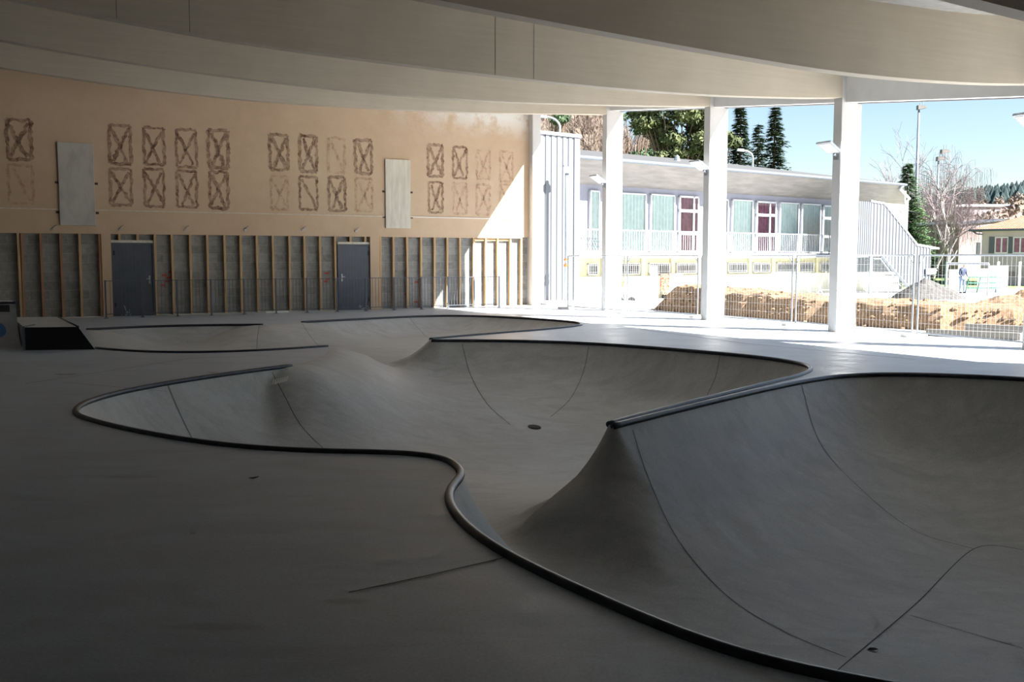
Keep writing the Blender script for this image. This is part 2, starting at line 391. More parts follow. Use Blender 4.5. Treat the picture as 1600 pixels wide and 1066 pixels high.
seg1 += [np.array(p) for p in [(1.35,3.72),(2.2,3.3),(3.6,2.9),(5.2,2.9),(7.0,3.6),(8.4,5.2),(9.0,7.4),(9.0,9.6),(8.5,11.6),(7.9,12.8)]]
seg1 += px([(1600,592),(1535,587),(1469,585),(1398,583.7),(1340,585.5),(1300,590),(1256,597),(1212,605.5),(1125,625),(1037,647),(958,667)])
seg2 = px([(951,664),(1037,640.5),(1125,618.5),(1212,597),(1245,589),(1264,581.5),(1265,574),(1239,564.5),(1204,558.7),(1125,552),(1037,545.6),(950,538),(862,534),(775,531.8),(709,533.2),(674,533)])
seg3 = px([(672,530.5),(715,526),(760,522.4),(840,517),(880,513.6),(902,510.4),(909,507.6),(902,504.4),(880,501.6),(840,499),(800,496.4),(760,494),(720,492.8),(690,492.8),(643.7,494.6),(587.5,497.8),(531,500.6),(471,504)])
hipA = px([(471,504),(441,507),(411,508)])
seg4 = px([(411,508),(337,508),(262,509),(187,512),(135,515.5)])
endA = px([(135,515.5),(150,545)])
seg5 = px([(150,545),(169,549.5),(225,553),(300,554),(375,552),(450,547),(512,542)])
hipB = px([(512,542),(524,545),(524,551),(508,560),(482,568),(455,572)])
parts = [(seg1,'c'),(seg2,'c'),(seg3,'c'),(hipA,'h'),(seg4,'c'),(endA,'h'),(seg5,'c'),(hipB,'h')]
def smooth_line(L_, ty):
    A = np.array(L_); n_ = len(A)
    if n_ < 12: return [a for a in A]
    keepers = np.array(px([(1266,577),(909,507),(117,642),(720,742),(1264,594)]))
    dist = np.linalg.norm(A, axis=1); near_k = np.min(np.linalg.norm(A[:, None]-keepers[None], axis=2), axis=1)
    wk = np.clip((near_k-.5)/1.6, 0, 1)
    for it in range(160):
        w_ = (np.clip((dist-7)/7, .1, .8)*wk+.012)[1:-1, None]
        B = A.copy(); B[1:-1] = A[1:-1]*(1-w_)+w_*.5*(A[:-2]+A[2:]); A = B
    return [a for a in A]
outline = []; otype = []
curves = []
for pl, ty in parts:
    sm = smooth_line(cr(pl, .1), ty)
    curves.append(sm)
    for q in sm:
        if outline and np.linalg.norm(outline[-1]-q) < .03: continue
        outline.append(q); otype.append(ty)
if np.linalg.norm(outline[0]-outline[-1]) < .03: outline.pop(); otype.pop()
OL = np.array(outline); ON = len(OL)
segA = OL; segB = np.roll(OL, -1, 0); isC = np.array([t == 'c' for t in otype])
def dist_to(P, A, B):
    out = np.full(len(P), 1e9)
    for k0 in range(0, len(P), 4000):
        Q = P[k0:k0+4000][:, None, :]; d = (B-A)[None]; t = ((Q-A[None])*d).sum(2)/((d**2).sum(2)+1e-12); t = np.clip(t, 0, 1)
        C_ = A[None]+d*t[..., None]; out[k0:k0+4000] = np.sqrt(((Q-C_)**2).sum(2)).min(1)
    return out
def inside(P):
    x, y = P[:, 0][:, None], P[:, 1][:, None]; x0, y0 = segA[:, 0][None], segA[:, 1][None]; x1, y1 = segB[:, 0][None], segB[:, 1][None]
    c = ((y0 > y) != (y1 > y)) & (x < (x1-x0)*(y-y0)/(y1-y0+1e-15)+x0)
    return (c.sum(1) % 2) == 1
ctrl = np.array([(-8.0,20.0,.45),(-4.5,21.5,.5),(-2.0,22.5,.5),(0.,22.6,.5),(-1.9,17.8,.75),(-3.6,10.8,.85),(-1.4,11.5,1.15),(.4,13.4,1.3),(2.2,14.2,1.3),(-.1,7.9,1.35),(1.0,7.0,1.5),(3.0,7.5,1.72),(5.6,9.5,1.8),(6.5,6.0,1.8)])
def depth(P):
    d2 = ((P[:, None, :]-ctrl[None, :, :2])**2).sum(2); w = np.exp(-d2/(2*1.7**2))+1e-9
    return (w*ctrl[None, :, 2]).sum(1)/w.sum(1)
def zbowl(P):
    P = np.asarray(P, float); H = depth(P); Rr = 1.65+.45*H; x0 = np.sqrt(np.maximum(2*Rr*H-H*H, 0))
    dc = dist_to(P, segA[isC], segB[isC]); dh = dist_to(P, segA[~isC], segB[~isC])
    a = np.clip(x0-dc, 0, None); zc = -H+Rr-np.sqrt(Rr*Rr-a*a)
    W = 2.1; t = np.clip(dh/W, 0, 1); zh = -H*(t*t*(3-2*t))
    # the higher of both walls, softly joined
    dm = np.minimum(dc, dh)
    k = np.clip(dm*.25, .01, .14); h = np.clip(.5+.5*(zc-zh)/k, 0, 1)
    z = zh*(1-h)+zc*h+k*h*(1-h)*.5
    return np.minimum(z, 0)*np.clip(dm/.02, 0, 1), dm
# sample points inside: rows parallel to the rim plus a grid
pts = []
nrm = np.zeros_like(OL)
tan = np.roll(OL, -1, 0)-np.roll(OL, 1, 0); tan /= np.linalg.norm(tan, axis=1)[:, None]+1e-9
area = 0.5*np.sum(segA[:, 0]*segB[:, 1]-segB[:, 0]*segA[:, 1])
sgn = 1 if area > 0 else -1
nrm = np.stack([-tan[:, 1], tan[:, 0]], 1)*sgn
for dd in (.03,.07,.13,.21,.31,.43,.56,.70):
    q = OL+nrm*dd
    di = dist_to(q, segA, segB); ok = (di > dd*.93) & inside(q)
    pts.append(q[ok])
xs = np.arange(OL[:, 0].min(), OL[:, 0].max(), .15); ys = np.arange(OL[:, 1].min(), OL[:, 1].max(), .17)
gx, gy = np.meshgrid(xs, ys); gx = gx+(np.arange(len(ys)) % 2)[:, None]*.075
G = np.stack([gx.ravel(), gy.ravel()], 1)
G = G[inside(G)]; G = G[dist_to(G, segA, segB) > .78]; pts.append(G)
PI = np.concatenate(pts)
allv = np.concatenate([OL, PI])
cv, ce, cf, ov, oe, of = delaunay_2d_cdt([Vector(p) for p in allv], [(i, (i+1) % ON) for i in range(ON)], [], 0, 1e-5)
V2 = np.array([tuple(v) for v in cv]); tris = np.array([tuple(f) for f in cf if len(f) == 3])
cen = V2[tris].mean(1); tris = tris[inside(cen)]
Z, DM = zbowl(V2)
# trowelled smoothing of valleys well away from the rim
nb_a = np.concatenate([tris[:, 0], tris[:, 1], tris[:, 2]]); nb_b = np.concatenate([tris[:, 1], tris[:, 2], tris[:, 0]])
wgt = np.clip((DM-.75)/.8, 0, 1)*.9
for it in range(30):
    s_ = np.zeros(len(Z)); c_ = np.zeros(len(Z))
    np.add.at(s_, nb_a, Z[nb_b]); np.add.at(c_, nb_a, 1); np.add.at(s_, nb_b, Z[nb_a]); np.add.at(c_, nb_b, 1)
    Z = Z*(1-wgt)+wgt*np.where(c_ > 0, s_/np.maximum(c_, 1), Z)
mb = MB(); mb.v = [(a[0], a[1], z) for a, z in zip(V2, Z)]
def ccw(t):
    a, b, c = V2[t[0]], V2[t[1]], V2[t[2]]; return (b[0]-a[0])*(c[1]-a[1])-(b[1]-a[1])*(c[0]-a[0]) > 0
mb.f = [tuple(int(i) for i in (t if ccw(t) else t[::-1])) for t in tris]; mb.m = [0]*len(mb.f)
bowl = thing('skate_bowl', 'grey concrete skate bowl with dark steel coping sunk into the hall floor', 'skate bowl', (0, 12, 0))
shell = mb.build('bowl_shell', M_bowl, bowl, smooth=True)
from mathutils.bvhtree import BVHTree
bvh = BVHTree.FromPolygons([Vector(v) for v in mb.v], mb.f)
def hit(u, v):
    r = ray(u, v); loc, nn_, i, d = bvh.ray_cast(Vector(vC), Vector(r).normalized())
    return (np.array(loc), np.array(nn_)) if loc is not None else (None, None)
def drop(x, y):
    loc, nn_, i, d = bvh.ray_cast(Vector((x, y, 3)), Vector((0, 0, -1)))
    return (np.array(loc), np.array(nn_)) if loc is not None else (np.array([x, y, 0.]), np.array([0, 0, 1.]))
def rib(m, P, N, w):
    for i in range(len(P)-1):
        t = P[i+1]-P[i]
        if np.linalg.norm(t) < 1e-4: continue
        a = np.cross(t, N[i]); a /= np.linalg.norm(a); b = np.cross(t, N[i+1]); b /= np.linalg.norm(b)
        m.quad(P[i]-a*w+N[i]*.004, P[i]+a*w+N[i]*.004, P[i+1]+b*w+N[i+1]*.004, P[i+1]-b*w+N[i+1]*.004)
def joint(pix, w=.005):
    c2 = cr([np.array(p, float) for p in pix], 12)
    ok = []
    for q in c2:
        l, n_ = hit(*q)
        if l is not None: ok.append(l[:2])
    if len(ok) < 2: return
    path = []
    for i in range(len(ok)-1):
        L = np.linalg.norm(ok[i+1]-ok[i])
        if L > 3: continue
        for k in range(max(1, int(L/.06))): path.append(ok[i]+(ok[i+1]-ok[i])*k/max(1, int(L/.06)))
    path.append(ok[-1])
    PN = [drop(*q) for q in path]
    m = MB(); rib(m, [p for p, n_ in PN], [n_ for p, n_ in PN], w); m.build('joint_line', M_joint, bowl)
for jl in ([(425,582),(445,620),(470,665),(510,706)], [(262,602),(278,640),(302,690)], [(722,538),(735,585),(760,630),(797,664)],
           [(920,542),(912,580),(890,625),(860,652)], [(1125,556),(1118,590),(1105,618)], [(988,672),(1010,740),(1060,845),(1140,935),(1230,990),(1322,1028)],
           [(1252,602),(1280,690),(1340,760),(1430,830),(1520,858)], [(1290,1064),(1330,1030),(1430,945),(1522,858),(1555,853),(1598,860)],
           [(1422,962),(1500,985),(1598,1014)], [(472,506),(482,522),(497,540)], [(640,497),(652,512),(668,528)], [(405,510),(402,530),(401,545)]):
    joint(jl)
# coping tubes
for k, sm in enumerate(curves):
    if parts[k][1] != 'c': continue
    m = MB(); m.tube([(q[0], q[1], .004) for q in sm], .033, 10)
    m.build('coping', M_coping, bowl, smooth=True)
l, n_ = hit(835, 668)
ta = np.cross(n_, [0, 1, 0]); ta /= np.linalg.norm(ta); tb = np.cross(n_, ta)
m = MB(); m.prism([l+n_*.004+(ta*math.cos(a)+tb*math.sin(a))*.11 for a in np.linspace(0, 2*math.pi, 21)[:-1]], n_*.008)
m.prism([l+n_*.012+(ta*math.cos(a)+tb*math.sin(a))*.085 for a in np.linspace(0, 2*math.pi, 21)[:-1]], n_*.003); dr = m.build('drain_cover', M_rubber, bowl)
m = MB()
for i in range(7):                                                  # faded white stencil marks
    a, na = hit(427+i*3.6, 594-i*.9)
    if a is None: continue
    b = drop(a[0], a[1]-.03)[0]; 
    c1 = drop(a[0]+.022, a[1])[0]; d1 = drop(a[0]+.022, a[1]-.10)[0]; e1 = drop(a[0], a[1]-.10)[0]
    m.quad(*[q+na*.006 for q in (e1, d1, c1, a)])
a, na = hit(430, 597); b, nb_ = hit(450, 592)
if a is not None and b is not None:
    c1 = drop(b[0], b[1]-.06)[0]; d1 = drop(a[0], a[1]-.06)[0]; m.quad(*[q+na*.006 for q in (d1, c1, b, a)])
m.build('white_mark', M_white, bowl)

# ------------------------------------------------------------------ deck (hall floor)
out_poly = [WALL.w(-27, -.1, 0)[:2], WALL.w(1.6, -.1, 0)[:2]] + [tuple(cp(T)+WD*.9) for T in (-7, 2.5, 12, 22, 33)]
far = cp(33)-WD*40
out_poly += [tuple(far), (WALL.w(-27, 0, 0)[0]-2, WALL.w(-27, 0, 0)[1]-1)]
OP = np.array([tuple(p)[:2] for p in out_poly], float)
allv = np.concatenate([OL, OP]); k = len(OP)
cv, ce, cf, ov, oe, of = delaunay_2d_cdt([Vector(p) for p in allv], [(i, (i+1) % ON) for i in range(ON)]+[(ON+i, ON+(i+1) % k) for i in range(k)], [], 1, 1e-5)
V3 = np.array([tuple(v) for v in cv]); mb = MB(); mb.v = [(v[0], v[1], 0) for v in V3]
tr3 = np.array([f for f in cf if len(f) == 3]); cen = V3[tr3].mean(1); keep = ~inside(cen)
for t in tr3[keep]:
    a, b, c = V3[t[0]], V3[t[1]], V3[t[2]]
    mb.f.append(tuple(int(i) for i in (t if (b[0]-a[0])*(c[1]-a[1])-(b[1]-a[1])*(c[0]-a[0]) > 0 else t[::-1]))); mb.m.append(0)
floor = mb.build('floor', M_deck); tag(floor, kind='structure')
m = MB()
def fline(l, w=.006):
    P = [np.array([*onfloor(u, v)[:2], .0]) for u, v in l]; rib(m, P, [np.array([0, 0, 1.])]*len(P), w)
fline([(545,927),(670,900),(790,872)]); fline([(100,598),(260,612)]); fline([(1000,515),(1165,537),(1430,562)], .012); fline([(40,600),(300,560),(420,556)], .008)
m.build('floor_joint', M_joint, floor)

# ------------------------------------------------------------------ far wall
marks = [(9.6,47,184,250,0),(12,50,255,319,2),(170,203,193,257,0),(171,204,261.5,322,1),(224,255,197,258.5,1),(225,255,262,324,1),(275,306,200,262,1),(276,306.5,265,325,1),
 (325,355,201,263.5,0),(327,355,266.5,327,0),(421,449,208,266.5,0),(423,449,273,329,2),(468,494,210,269,0),(468,495,274,329,1),(513,538,213.5,271,2),(513.5,538.5,275,331,0),
 (555,580,216.5,272,0),(556,581,277,331,2),(669,691.5,224,277,0),(670,691,283,333,1),(708,729,228,279.6,1),(708,729,284,335,2),(745,765,233,281,2),(745,765,286.5,336.5,2),(781,801,235,285,2),(781.5,801,286.5,338,2)]
m = MB(); m.fbox(WALL, -27, .25, -.35, 0, 2.33, 7.6)
rnd = random.Random(3)
def smear(a, b, w, mi):
    a = np.array(a); b = np.array(b); L = np.linalg.norm(b-a); n_ = max(4, int(L/.07)); t = (b-a)/L; q = np.array([-t[1], t[0]])
    prev = None
    for i in range(n_+1):
        c = a+(b-a)*i/n_; w1 = w*rnd.uniform(.45, 1.35); w2 = w*rnd.uniform(.45, 1.35); j = rnd.uniform(-.35, .35)*w
        e = (c+q*(w1+j), c-q*(w2-j))
        if prev: m.quad(WALL.w(prev[0][0], .004, prev[0][1]), WALL.w(prev[1][0], .004, prev[1][1]), WALL.w(e[1][0], .004, e[1][1]), WALL.w(e[0][0], .004, e[0][1]), mi)
        prev = e
for (u0, u1, v0, v1, fd) in marks:
    s0, z1 = WALL.at(u0, v0); s1, _ = WALL.at(u1, v0); _, z0 = WALL.at(u0, v1); _, z0b = WALL.at(u1, v1)
    z1 -= .035; z0 += .035
    mi = 1 if fd < 2 else 2; w = .052 if fd == 0 else .042
    A, B, C_, D = (s0, z0), (s1, z0), (s1, z1), (s0, z1)
    for a, b in ((A, B), (B, C_), (C_, D), (D, A)): smear(a, b, w, mi)
    k = rnd.random()
    c1 = (s0+(s1-s0)*rnd.uniform(0, .2), z1-.08); c2 = (s1-(s1-s0)*rnd.uniform(0, .25), z0+.06); c3 = (s1-.05, z1-.08); c4 = (s0+(s1-s0)*rnd.uniform(0, .3), z0+.06)
    smear(c1, c2, w*1.1, mi)
    if k > .2: smear(c3, c4, w, mi)
wall = m.build('wall_far', [M_plaster, M_glue, M_glue2]); tag(wall, kind='structure')
m = MB(); m.fbox(WALL, -27, .25, -.5, -.14, 0, 2.36); lw = m.build('wall_lower', M_block); tag(lw, kind='structure')
# red scrawl of the mason on the blocks
m = MB()
for (u, v) in ((258,430),(265,434),(262,440),(256,446),(268,425),(513,427),(514,436),(511,440),(653,441),(652,472),(637,426),(637,460)):
    s, z = WALL.at(u, v); m.fbox(WALL, s-.06, s+.07, -.142, -.136, z-.03, z+.025)
m.build('paint_scrawl', M_red, lw)
# plaster piers beside the doors
for i, (u0, u1) in enumerate(((160, 175), (579, 593.5))):
    s0, _ = WALL.at(u0, 430); s1, _ = WALL.at(u1, 430)
    m = MB(); m.fbox(WALL, s0, s1, -.13, .0, 0, 2.33); o = m.build('wall_pier_'+('left', 'right')[i], M_plaster); tag(o, kind='structure')
# white ledge line
for i, (u0, u1, v) in enumerate(((0, 100, 325), (146, 600, 331), (641, 814, 340))):
    s0, _ = WALL.at(u0, v); s1, _ = WALL.at(u1, v)
    m = MB(); m.fbox(WALL, s0-(.0 if u0 else 8), s1, 0, .025, 2.93, 2.955); o = m.build('trim_%d' % (i+1), M_white if i == 2 else M_board); tag(o, kind='structure')
s0, _ = WALL.at(815, 370); m = MB(); m.fbox(WALL, -27, s0, -.02, .012, 2.29, 2.335); o = m.build('trim_4', M_plaster); tag(o, kind='structure')
# doors
def wdoor(name, u0, u1, vt, hinge_right):
    s0, zt = WALL.at(u0, vt, -.05); s1, _ = WALL.at(u1, vt, -.05)
    m = MB(); m.fbox(WALL, s0, s1, -.14, -.06, 0, zt); o = m.build(name, M_door, loc=WALL.w((s0+s1)/2, -.1, 0), bevel=.006); tag(o, kind='structure')
    m = MB(); 
    for a, b, c_, d_ in ((s0-.04, s0, 0, zt+.04), (s1, s1+.04, 0, zt+.04), (s0, s1, zt, zt+.04)): m.fbox(WALL, a, b, -.15, -.03, c_, d_)
    m.build('door_frame', M_door, o)
    hs = s0+.1 if hinge_right else s1-.1
    m = MB(); m.fbox(WALL, hs-.02, hs+.02, -.06, -.052, .9, 1.13); m.fbox(WALL, hs-.015, hs+.09*(1 if hinge_right else -1), -.04, -.02, 1.03, 1.05); m.fbox(WALL, hs-.012, hs+.012, -.055, -.02, 1.03, 1.05)
    m.build('door_handle', M_galv, o)
    hg = s1-.03 if hinge_right else s0+.03
    for z in (.25, zt-.3):
        m = MB(); m.fbox(WALL, hg-.02, hg+.02, -.06, -.045, z, z+.13); m.build('hinge', M_black, o)
    # lintel board and cripple studs above
    m = MB(); m.fbox(WALL, s0-.03, s1+.03, -.135, -.05, zt+.05, zt+.12); l = m.build('lintel_board', M_board); 
    tag(l, 'pale board on top of the %s grey steel door' % ('left' if not hinge_right else 'right hand'), 'board')
    return s0, s1, zt
dA = wdoor('door_1', 175.5, 238, 382, False)
dB = wdoor('door_2', 529, 577, 384, True)
# loose scrap leaning at the foot of each door
for (u, v, lab) in ((195, 489, 'crumpled metal scrap lying at the foot of the left door'), (567, 480, 'crumpled metal scrap lying at the foot of the right door')):
    s, z = WALL.at(u, v, .12); m = MB(); r2 = random.Random(u)
    c0 = np.array(WALL.w(s, .15, .03))
    for k in range(7):
        a = c0+np.array([r2.uniform(-.14,.14), r2.uniform(-.06,.06), r2.uniform(-.02,.02)]); b = a+np.array([r2.uniform(-.12,.12), r2.uniform(-.05,.05), r2.uniform(.02,.28 if k < 3 else .1)])
        m.tube([a, (a+b)/2+np.array([r2.uniform(-.03,.03), 0, .02]), b], .012, 5)
    o = m.build('metal_scrap', M_galv, loc=tuple(c0-np.array([0,0,.03]))); tag(o, lab, 'scrap')
# timber studs
studs = [(-5,0),(31,0),(35.5,1),(66,1),(97,1),(126,0),(157,1),(243.5,0),(270,0),(298,0),(324.5,0),(351.5,0),(376.5,0),(402,0),(427,0),(452,0),(476,0),(500,0),(524,0),(594,0),(614,0),(636,0),(657,0),(678,0),(698,0),(718,0),(739,0),(758,0),(777,0),(796.5,0),(813.5,0)]
ords = ['at the left edge of the picture','left one of the close pair','right one of the close pair','third of five left of the door','fourth of five left of the door','second left of the left door','beside the pier by the left door']
count_mid = 0
for i, (u, kk) in enumerate(studs):
    s, _ = WALL.at(u, 430, -.08)
    m = MB(); wv = .030
    r2 = random.Random(i); tl = r2.uniform(-.012, .012)
    z1 = 2.30
    m.hexa([WALL.w(s-wv,-.02,0),WALL.w(s+wv,-.02,0),WALL.w(s+wv,-.135,0),WALL.w(s-wv,-.135,0),WALL.w(s-wv+tl,-.02,z1),WALL.w(s+wv+tl,-.02,z1),WALL.w(s+wv+tl,-.135,z1),WALL.w(s-wv+tl,-.135,z1)])
    o = m.build('timber_stud', M_timber2 if kk else M_timber, loc=WALL.w(s, -.08, 0))
    if i < 7: lab = ('dark reddish' if kk else 'tan')+' upright timber stud on grey blocks, '+ords[i]
    elif i < 19:
        k = i-7; wd = ['first','second','third','fourth','fifth','sixth'][min(k, 11-k)]
        lab = 'upright timber stud between the doors, %s %s door' % (wd, 'right of the left' if k < 6 else 'left of the right')
        if k in (0,): lab = 'upright timber stud touching the right edge of the left door'
    else:
        k = i-19; nm = ['first','second','third','fourth','fifth','sixth']
        if k < 6: lab = 'upright timber stud right of the right door, %s from its plaster pier' % nm[k]
        elif k == 6: lab = 'upright timber stud where the slanting sun edge crosses the blocks mid-height'
        else: lab = 'upright timber stud in the sunlit patch, %s from the corner column' % nm[min(11-k, 4)]
    tag(o, lab, 'timber', 'timber studs on the block wall')
for (u, v, dz, lab) in ((186.5, 380, dA, 'short stud above the left door, left one of two'), (215, 380, dA, 'short stud above the left door, right one of two'), (547, 378, dB, 'short stud above the right door, left one of two'), (570, 378, dB, 'short stud above the right door, right one of two')):
    s, _ = WALL.at(u, v, -.08); m = MB(); m.fbox(WALL, s-.03, s+.03, -.135, -.03, dz[2]+.12, 2.3)
    o = m.build('short_stud', M_timber, loc=WALL.w(s, -.08, dz[2]+.12)); tag(o, lab, 'timber', 'short studs over the doors')
# top plate in the sunlit bays
s0, _ = WALL.at(740, 372, -.08); s1, _ = WALL.at(797, 372, -.08)
m = MB(); m.fbox(WALL, s0, s1, -.137, -.06, 2.20, 2.27); o = m.build('timber_rail', M_timber, loc=WALL.w(s0, -.1, 2.2)); tag(o, 'horizontal timber rail joining the stud tops in the sunlit patch', 'timber')
# pale boards on the plaster
for (u0, u1, v0, v1, mt, lab) in ((89,145,222,352,M_board2,'stained grey upright board fixed on the plaster above the left end'), (601,640,248.5,356.5,M_board,'cream upright board fixed on the plaster right of the right door')):
    s0, z1 = WALL.at(u0, v0); s1, _ = WALL.at(u1, v0); _, z0 = WALL.at(u0, v1)
    m = MB(); m.fbox(WALL, s0, s1, 0.002, .05, z0, z1); o = m.build('wall_board', mt, loc=WALL.w((s0+s1)/2, .03, z0), bevel=.006); tag(o, lab, 'board')
    m = MB()
    for z in (z0+.35, z0+1.15):
        for s in (s0-.05, s1+.05): m.fbox(WALL, s-.04, s+.04, 0, .02, z-.03, z+.03)
    m.build('fixing_bracket', M_leaf, o)
# small wall hooks above the blocks
for k, (u, v) in enumerate(((82,357),(187,357),(289,358),(383,358),(473,358),(556,360))):
    s, z = WALL.at(u, v); m = MB(); m.fbox(WALL, s-.03, s+.03, 0, .03, z-.05, z); m.tube([WALL.w(s, .02, z), WALL.w(s+.04, .06, z+.06), WALL.w(s+.1, .06, z+.09)], .012, 6)
    o = m.build('cable_stub', M_galv, loc=WALL.w(s, 0, z-.05)); tag(o, 'small cable stub on the plaster rim, %s from the left' % ['first','second','third','fourth','fifth','sixth'][k], 'cable stub', 'cable stubs above the block wall')
# white plank on floor by the wall
s, _ = WALL.at(432, 489, .3); m = MB(); m.fbox(WALL, s-.35, s+.35, .35, .43, 0, .05); o = m.build('white_plank', M_white, loc=WALL.w(s, .4, 0)); tag(o, 'short white plank lying on the floor before the wall', 'plank')

# ------------------------------------------------------------------ railing along the wall
RO = .85
sL, _ = WALL.at(164, 437, RO); sR, _ = WALL.at(780, 433, RO)
rt = thing('guard_railing', 'low dark steel guard railing with thin bars in front of the stud wall', 'railing', WALL.w((sL+sR)/2, RO, 0))
NB = 13
for i in range(NB+1):
    s = sL+(sR-sL)*i/NB; m = MB(); m.fbox(WALL, s-.02, s+.02, RO-.02, RO+.02, 0, 1.03); m.fbox(WALL, s-.05, s+.05, RO-.05, RO+.05, 0, .012)
    m.build('post', M_rail, rt)
for i in range(NB):
    a = sL+(sR-sL)*i/NB+.02; b = sL+(sR-sL)*(i+1)/NB-.02; m = MB()
    m.fbox(WALL, a, b, RO-.012, RO+.012, 1.0, 1.02); m.fbox(WALL, a, b, RO-.012, RO+.012, .1, .12)
    nbar = 9
    for k in range(1, nbar): 
        s = a+(b-a)*k/nbar; m.fbox(WALL, s-.005, s+.005, RO-.005, RO+.005, .12, 1.0)
    m.build('bar_panel', M_rail, rt)

# ------------------------------------------------------------------ columns, edge beams, roof beams
cl = ['square white column standing in the corner against the plaster wall', 'white column second from the plaster wall with a small floodlight', 'white column third from the plaster wall in front of the purple curtains',
      'broad white column with grey floodlight left of the stair tower', 'white column cut off by the right edge of the picture', 'white column beyond the right edge of the picture', 'white column far outside right of the picture', 'white column behind the viewer', 'white column at the rear end of the hall']
PW, PT = .60, .25
for i, T in enumerate(CT):
    p = cp(T); m = MB()
    # base point = near inner corner; fin extends outward along WD and away along -CD
    z1 = zl(T)+.95
    PW, PT = (.60, .25) if i else (.33, .95)
    if i == 0: p = np.array([.70, 34.05])
    a = np.array([p[0], p[1], 0]); b = a+WD3*PW; c_ = b-CD3*PT; d = a-CD3*PT
    up = np.array([0, 0, z1]); m.hexa([d, c_, b, a, d+up, c_+up, b+up, a+up]) if False else m.hexa([a, b, c_, d, a+up, b+up, c_+up, d+up])
    o = m.build('concrete_column', M_column, loc=tuple(a+(WD3*PW-CD3*PT)/2), bevel=.012); tag(o, cl[i], 'column', 'white columns along the open side')
    if i in (1, 2, 3, 4):
        # floodlight on an arm on the inner face
        lt = thing('floodlight', ['','small floodlight facing inward on the second column','grey floodlight angled inward on the third column','large grey floodlight angled inward on the broad fourth column','floodlight corner at the right picture edge'][i], 'floodlight', tuple(a+np.array([0,0,3.9])-WD3*.05))
        q = a-CD3*.12+np.array([0, 0, 3.85])
        m = MB(); m.tube([q, q-WD3*.09+np.array([0,0,.045])], .03, 8); m.hexa([q+WD3*.0-CD3*.06+np.array([0,0,-.08]), q-WD3*.03-CD3*.06+np.array([0,0,-.08]), q-WD3*.03+CD3*.06+np.array([0,0,-.08]), q+CD3*.06+np.array([0,0,-.08]), q-CD3*.06+np.array([0,0,.08]), q-WD3*.03-CD3*.06+np.array([0,0,.08]), q-WD3*.03+CD3*.06+np.array([0,0,.08]), q+CD3*.06+np.array([0,0,.08])])
        m.build('arm', M_galv, lt)
        e = q-WD3*.07+np.array([0, 0, .05]); ax = -WD3*.85+np.array([0, 0, .48]); ax /= np.linalg.norm(ax); nz = np.cross(ax, CD3); nz /= np.linalg.norm(nz); nz = nz if nz[2] > 0 else -nz
        # lamp body tilted about its mounting edge
        tl = R(-8); side = CD3; L_, W_, Hh = .42, .20, .05
        P8 = [e-side*W_, e+ax*L_-side*W_*1.1, e+ax*L_+side*W_*1.1, e+side*W_]
        m = MB(); m.hexa(P8+[x+nz*Hh for x in P8]); m.build('lamp_body', M_galv, lt, bevel=.01)
        m = MB(); P9 = [e+ax*.04-side*(W_-.03)-nz*.004, e+ax*(L_-.04)-side*(W_-.03)-nz*.004, e+ax*(L_-.04)+side*(W_-.03)-nz*.004, e+ax*.04+side*(W_-.03)-nz*.004]
        m.hexa(P9+[x+nz*.006 for x in P9]); m.build('lens', M_lens, lt)
el = ['between the corner column and the second column', 'between the second and third columns', 'between the third and broad fourth columns', 'right of the broad fourth column', 'beyond the right picture edge', 'further beyond the right picture edge', 'behind the viewer', 'at the rear of the hall']
for i in range(len(CT)-1):
    T0, T1 = CT[i], CT[i+1]-PT
    m = MB(); P = []
    for T in (T0, T1):
        a = cp(T); P.append(np.array([a[0], a[1], 0]))
    o0, o1 = .12, .34
    h0, h1 = zl(T0), zl(T1)
    A = [P[0]+WD3*o0+np.array([0,0,h0]), P[0]+WD3*o1+np.array([0,0,h0]), P[1]+WD3*o1+np.array([0,0,h1]), P[1]+WD3*o0+np.array([0,0,h1])]
    m.hexa(A+[x+np.array([0,0,.95]) for x in A])
    o = m.build('edge_beam', M_white, loc=tuple((A[0]+A[2])/2)); tag(o, 'white sloping edge beam '+el[i], 'beam', 'edge beams over the openings')
    m = MB(); o0, o1 = .48, .62
    A = [P[0]+WD3*o0+np.array([0,0,h0-.0]), P[0]+WD3*o1+np.array([0,0,h0-.0]), P[1]+WD3*o1+np.array([0,0,h1-.0]), P[1]+WD3*o0+np.array([0,0,h1-.0])]
    m.hexa(A+[x+np.array([0,0,1.0]) for x in A]); m.build('dark_fascia', M_fascia, o)
    m = MB(); A = [P[0]+WD3*.33+np.array([0,0,h0+.08]), P[0]+WD3*.49+np.array([0,0,h0+.08]), P[1]+WD3*.49+np.array([0,0,h1+.08]), P[1]+WD3*.33+np.array([0,0,h1+.08])]
    m.hexa(A+[x+np.array([0,0,.1]) for x in A]); m.build('soffit_board', M_white, o)
BZ = {1:[(1,6.0),(-.31,5.96),(-3.3,5.77),(-5.34,5.67),(-7.6,5.61),(-10.7,5.56),(-13.7,5.67),(-16.4,5.87),(-19.5,6.15),(-23,6.5)],
      2:[(1,5.6),(-.36,5.5),(-2.24,5.38),(-5.86,5.19),(-9,5.13),(-11.7,5.19),(-14.2,5.31),(-16.3,5.5),(-19.5,5.85),(-23,6.3)],
      3:[(1,5.2),(-.22,5.06),(-2.15,4.94),(-3.84,4.85),(-6.14,4.80),(-8.5,4.81),(-12.7,4.91),(-14.6,5.05),(-15.9,5.17),(-19.5,5.6),(-23,6.1)],
      4:[(1,4.75),(-.54,4.59),(-2.5,4.46),(-4.95,4.39),(-6.4,4.42),(-8.66,4.5),(-10.6,4.58),(-11.85,4.64),(-15,4.85),(-19,5.25),(-23,5.8)]}
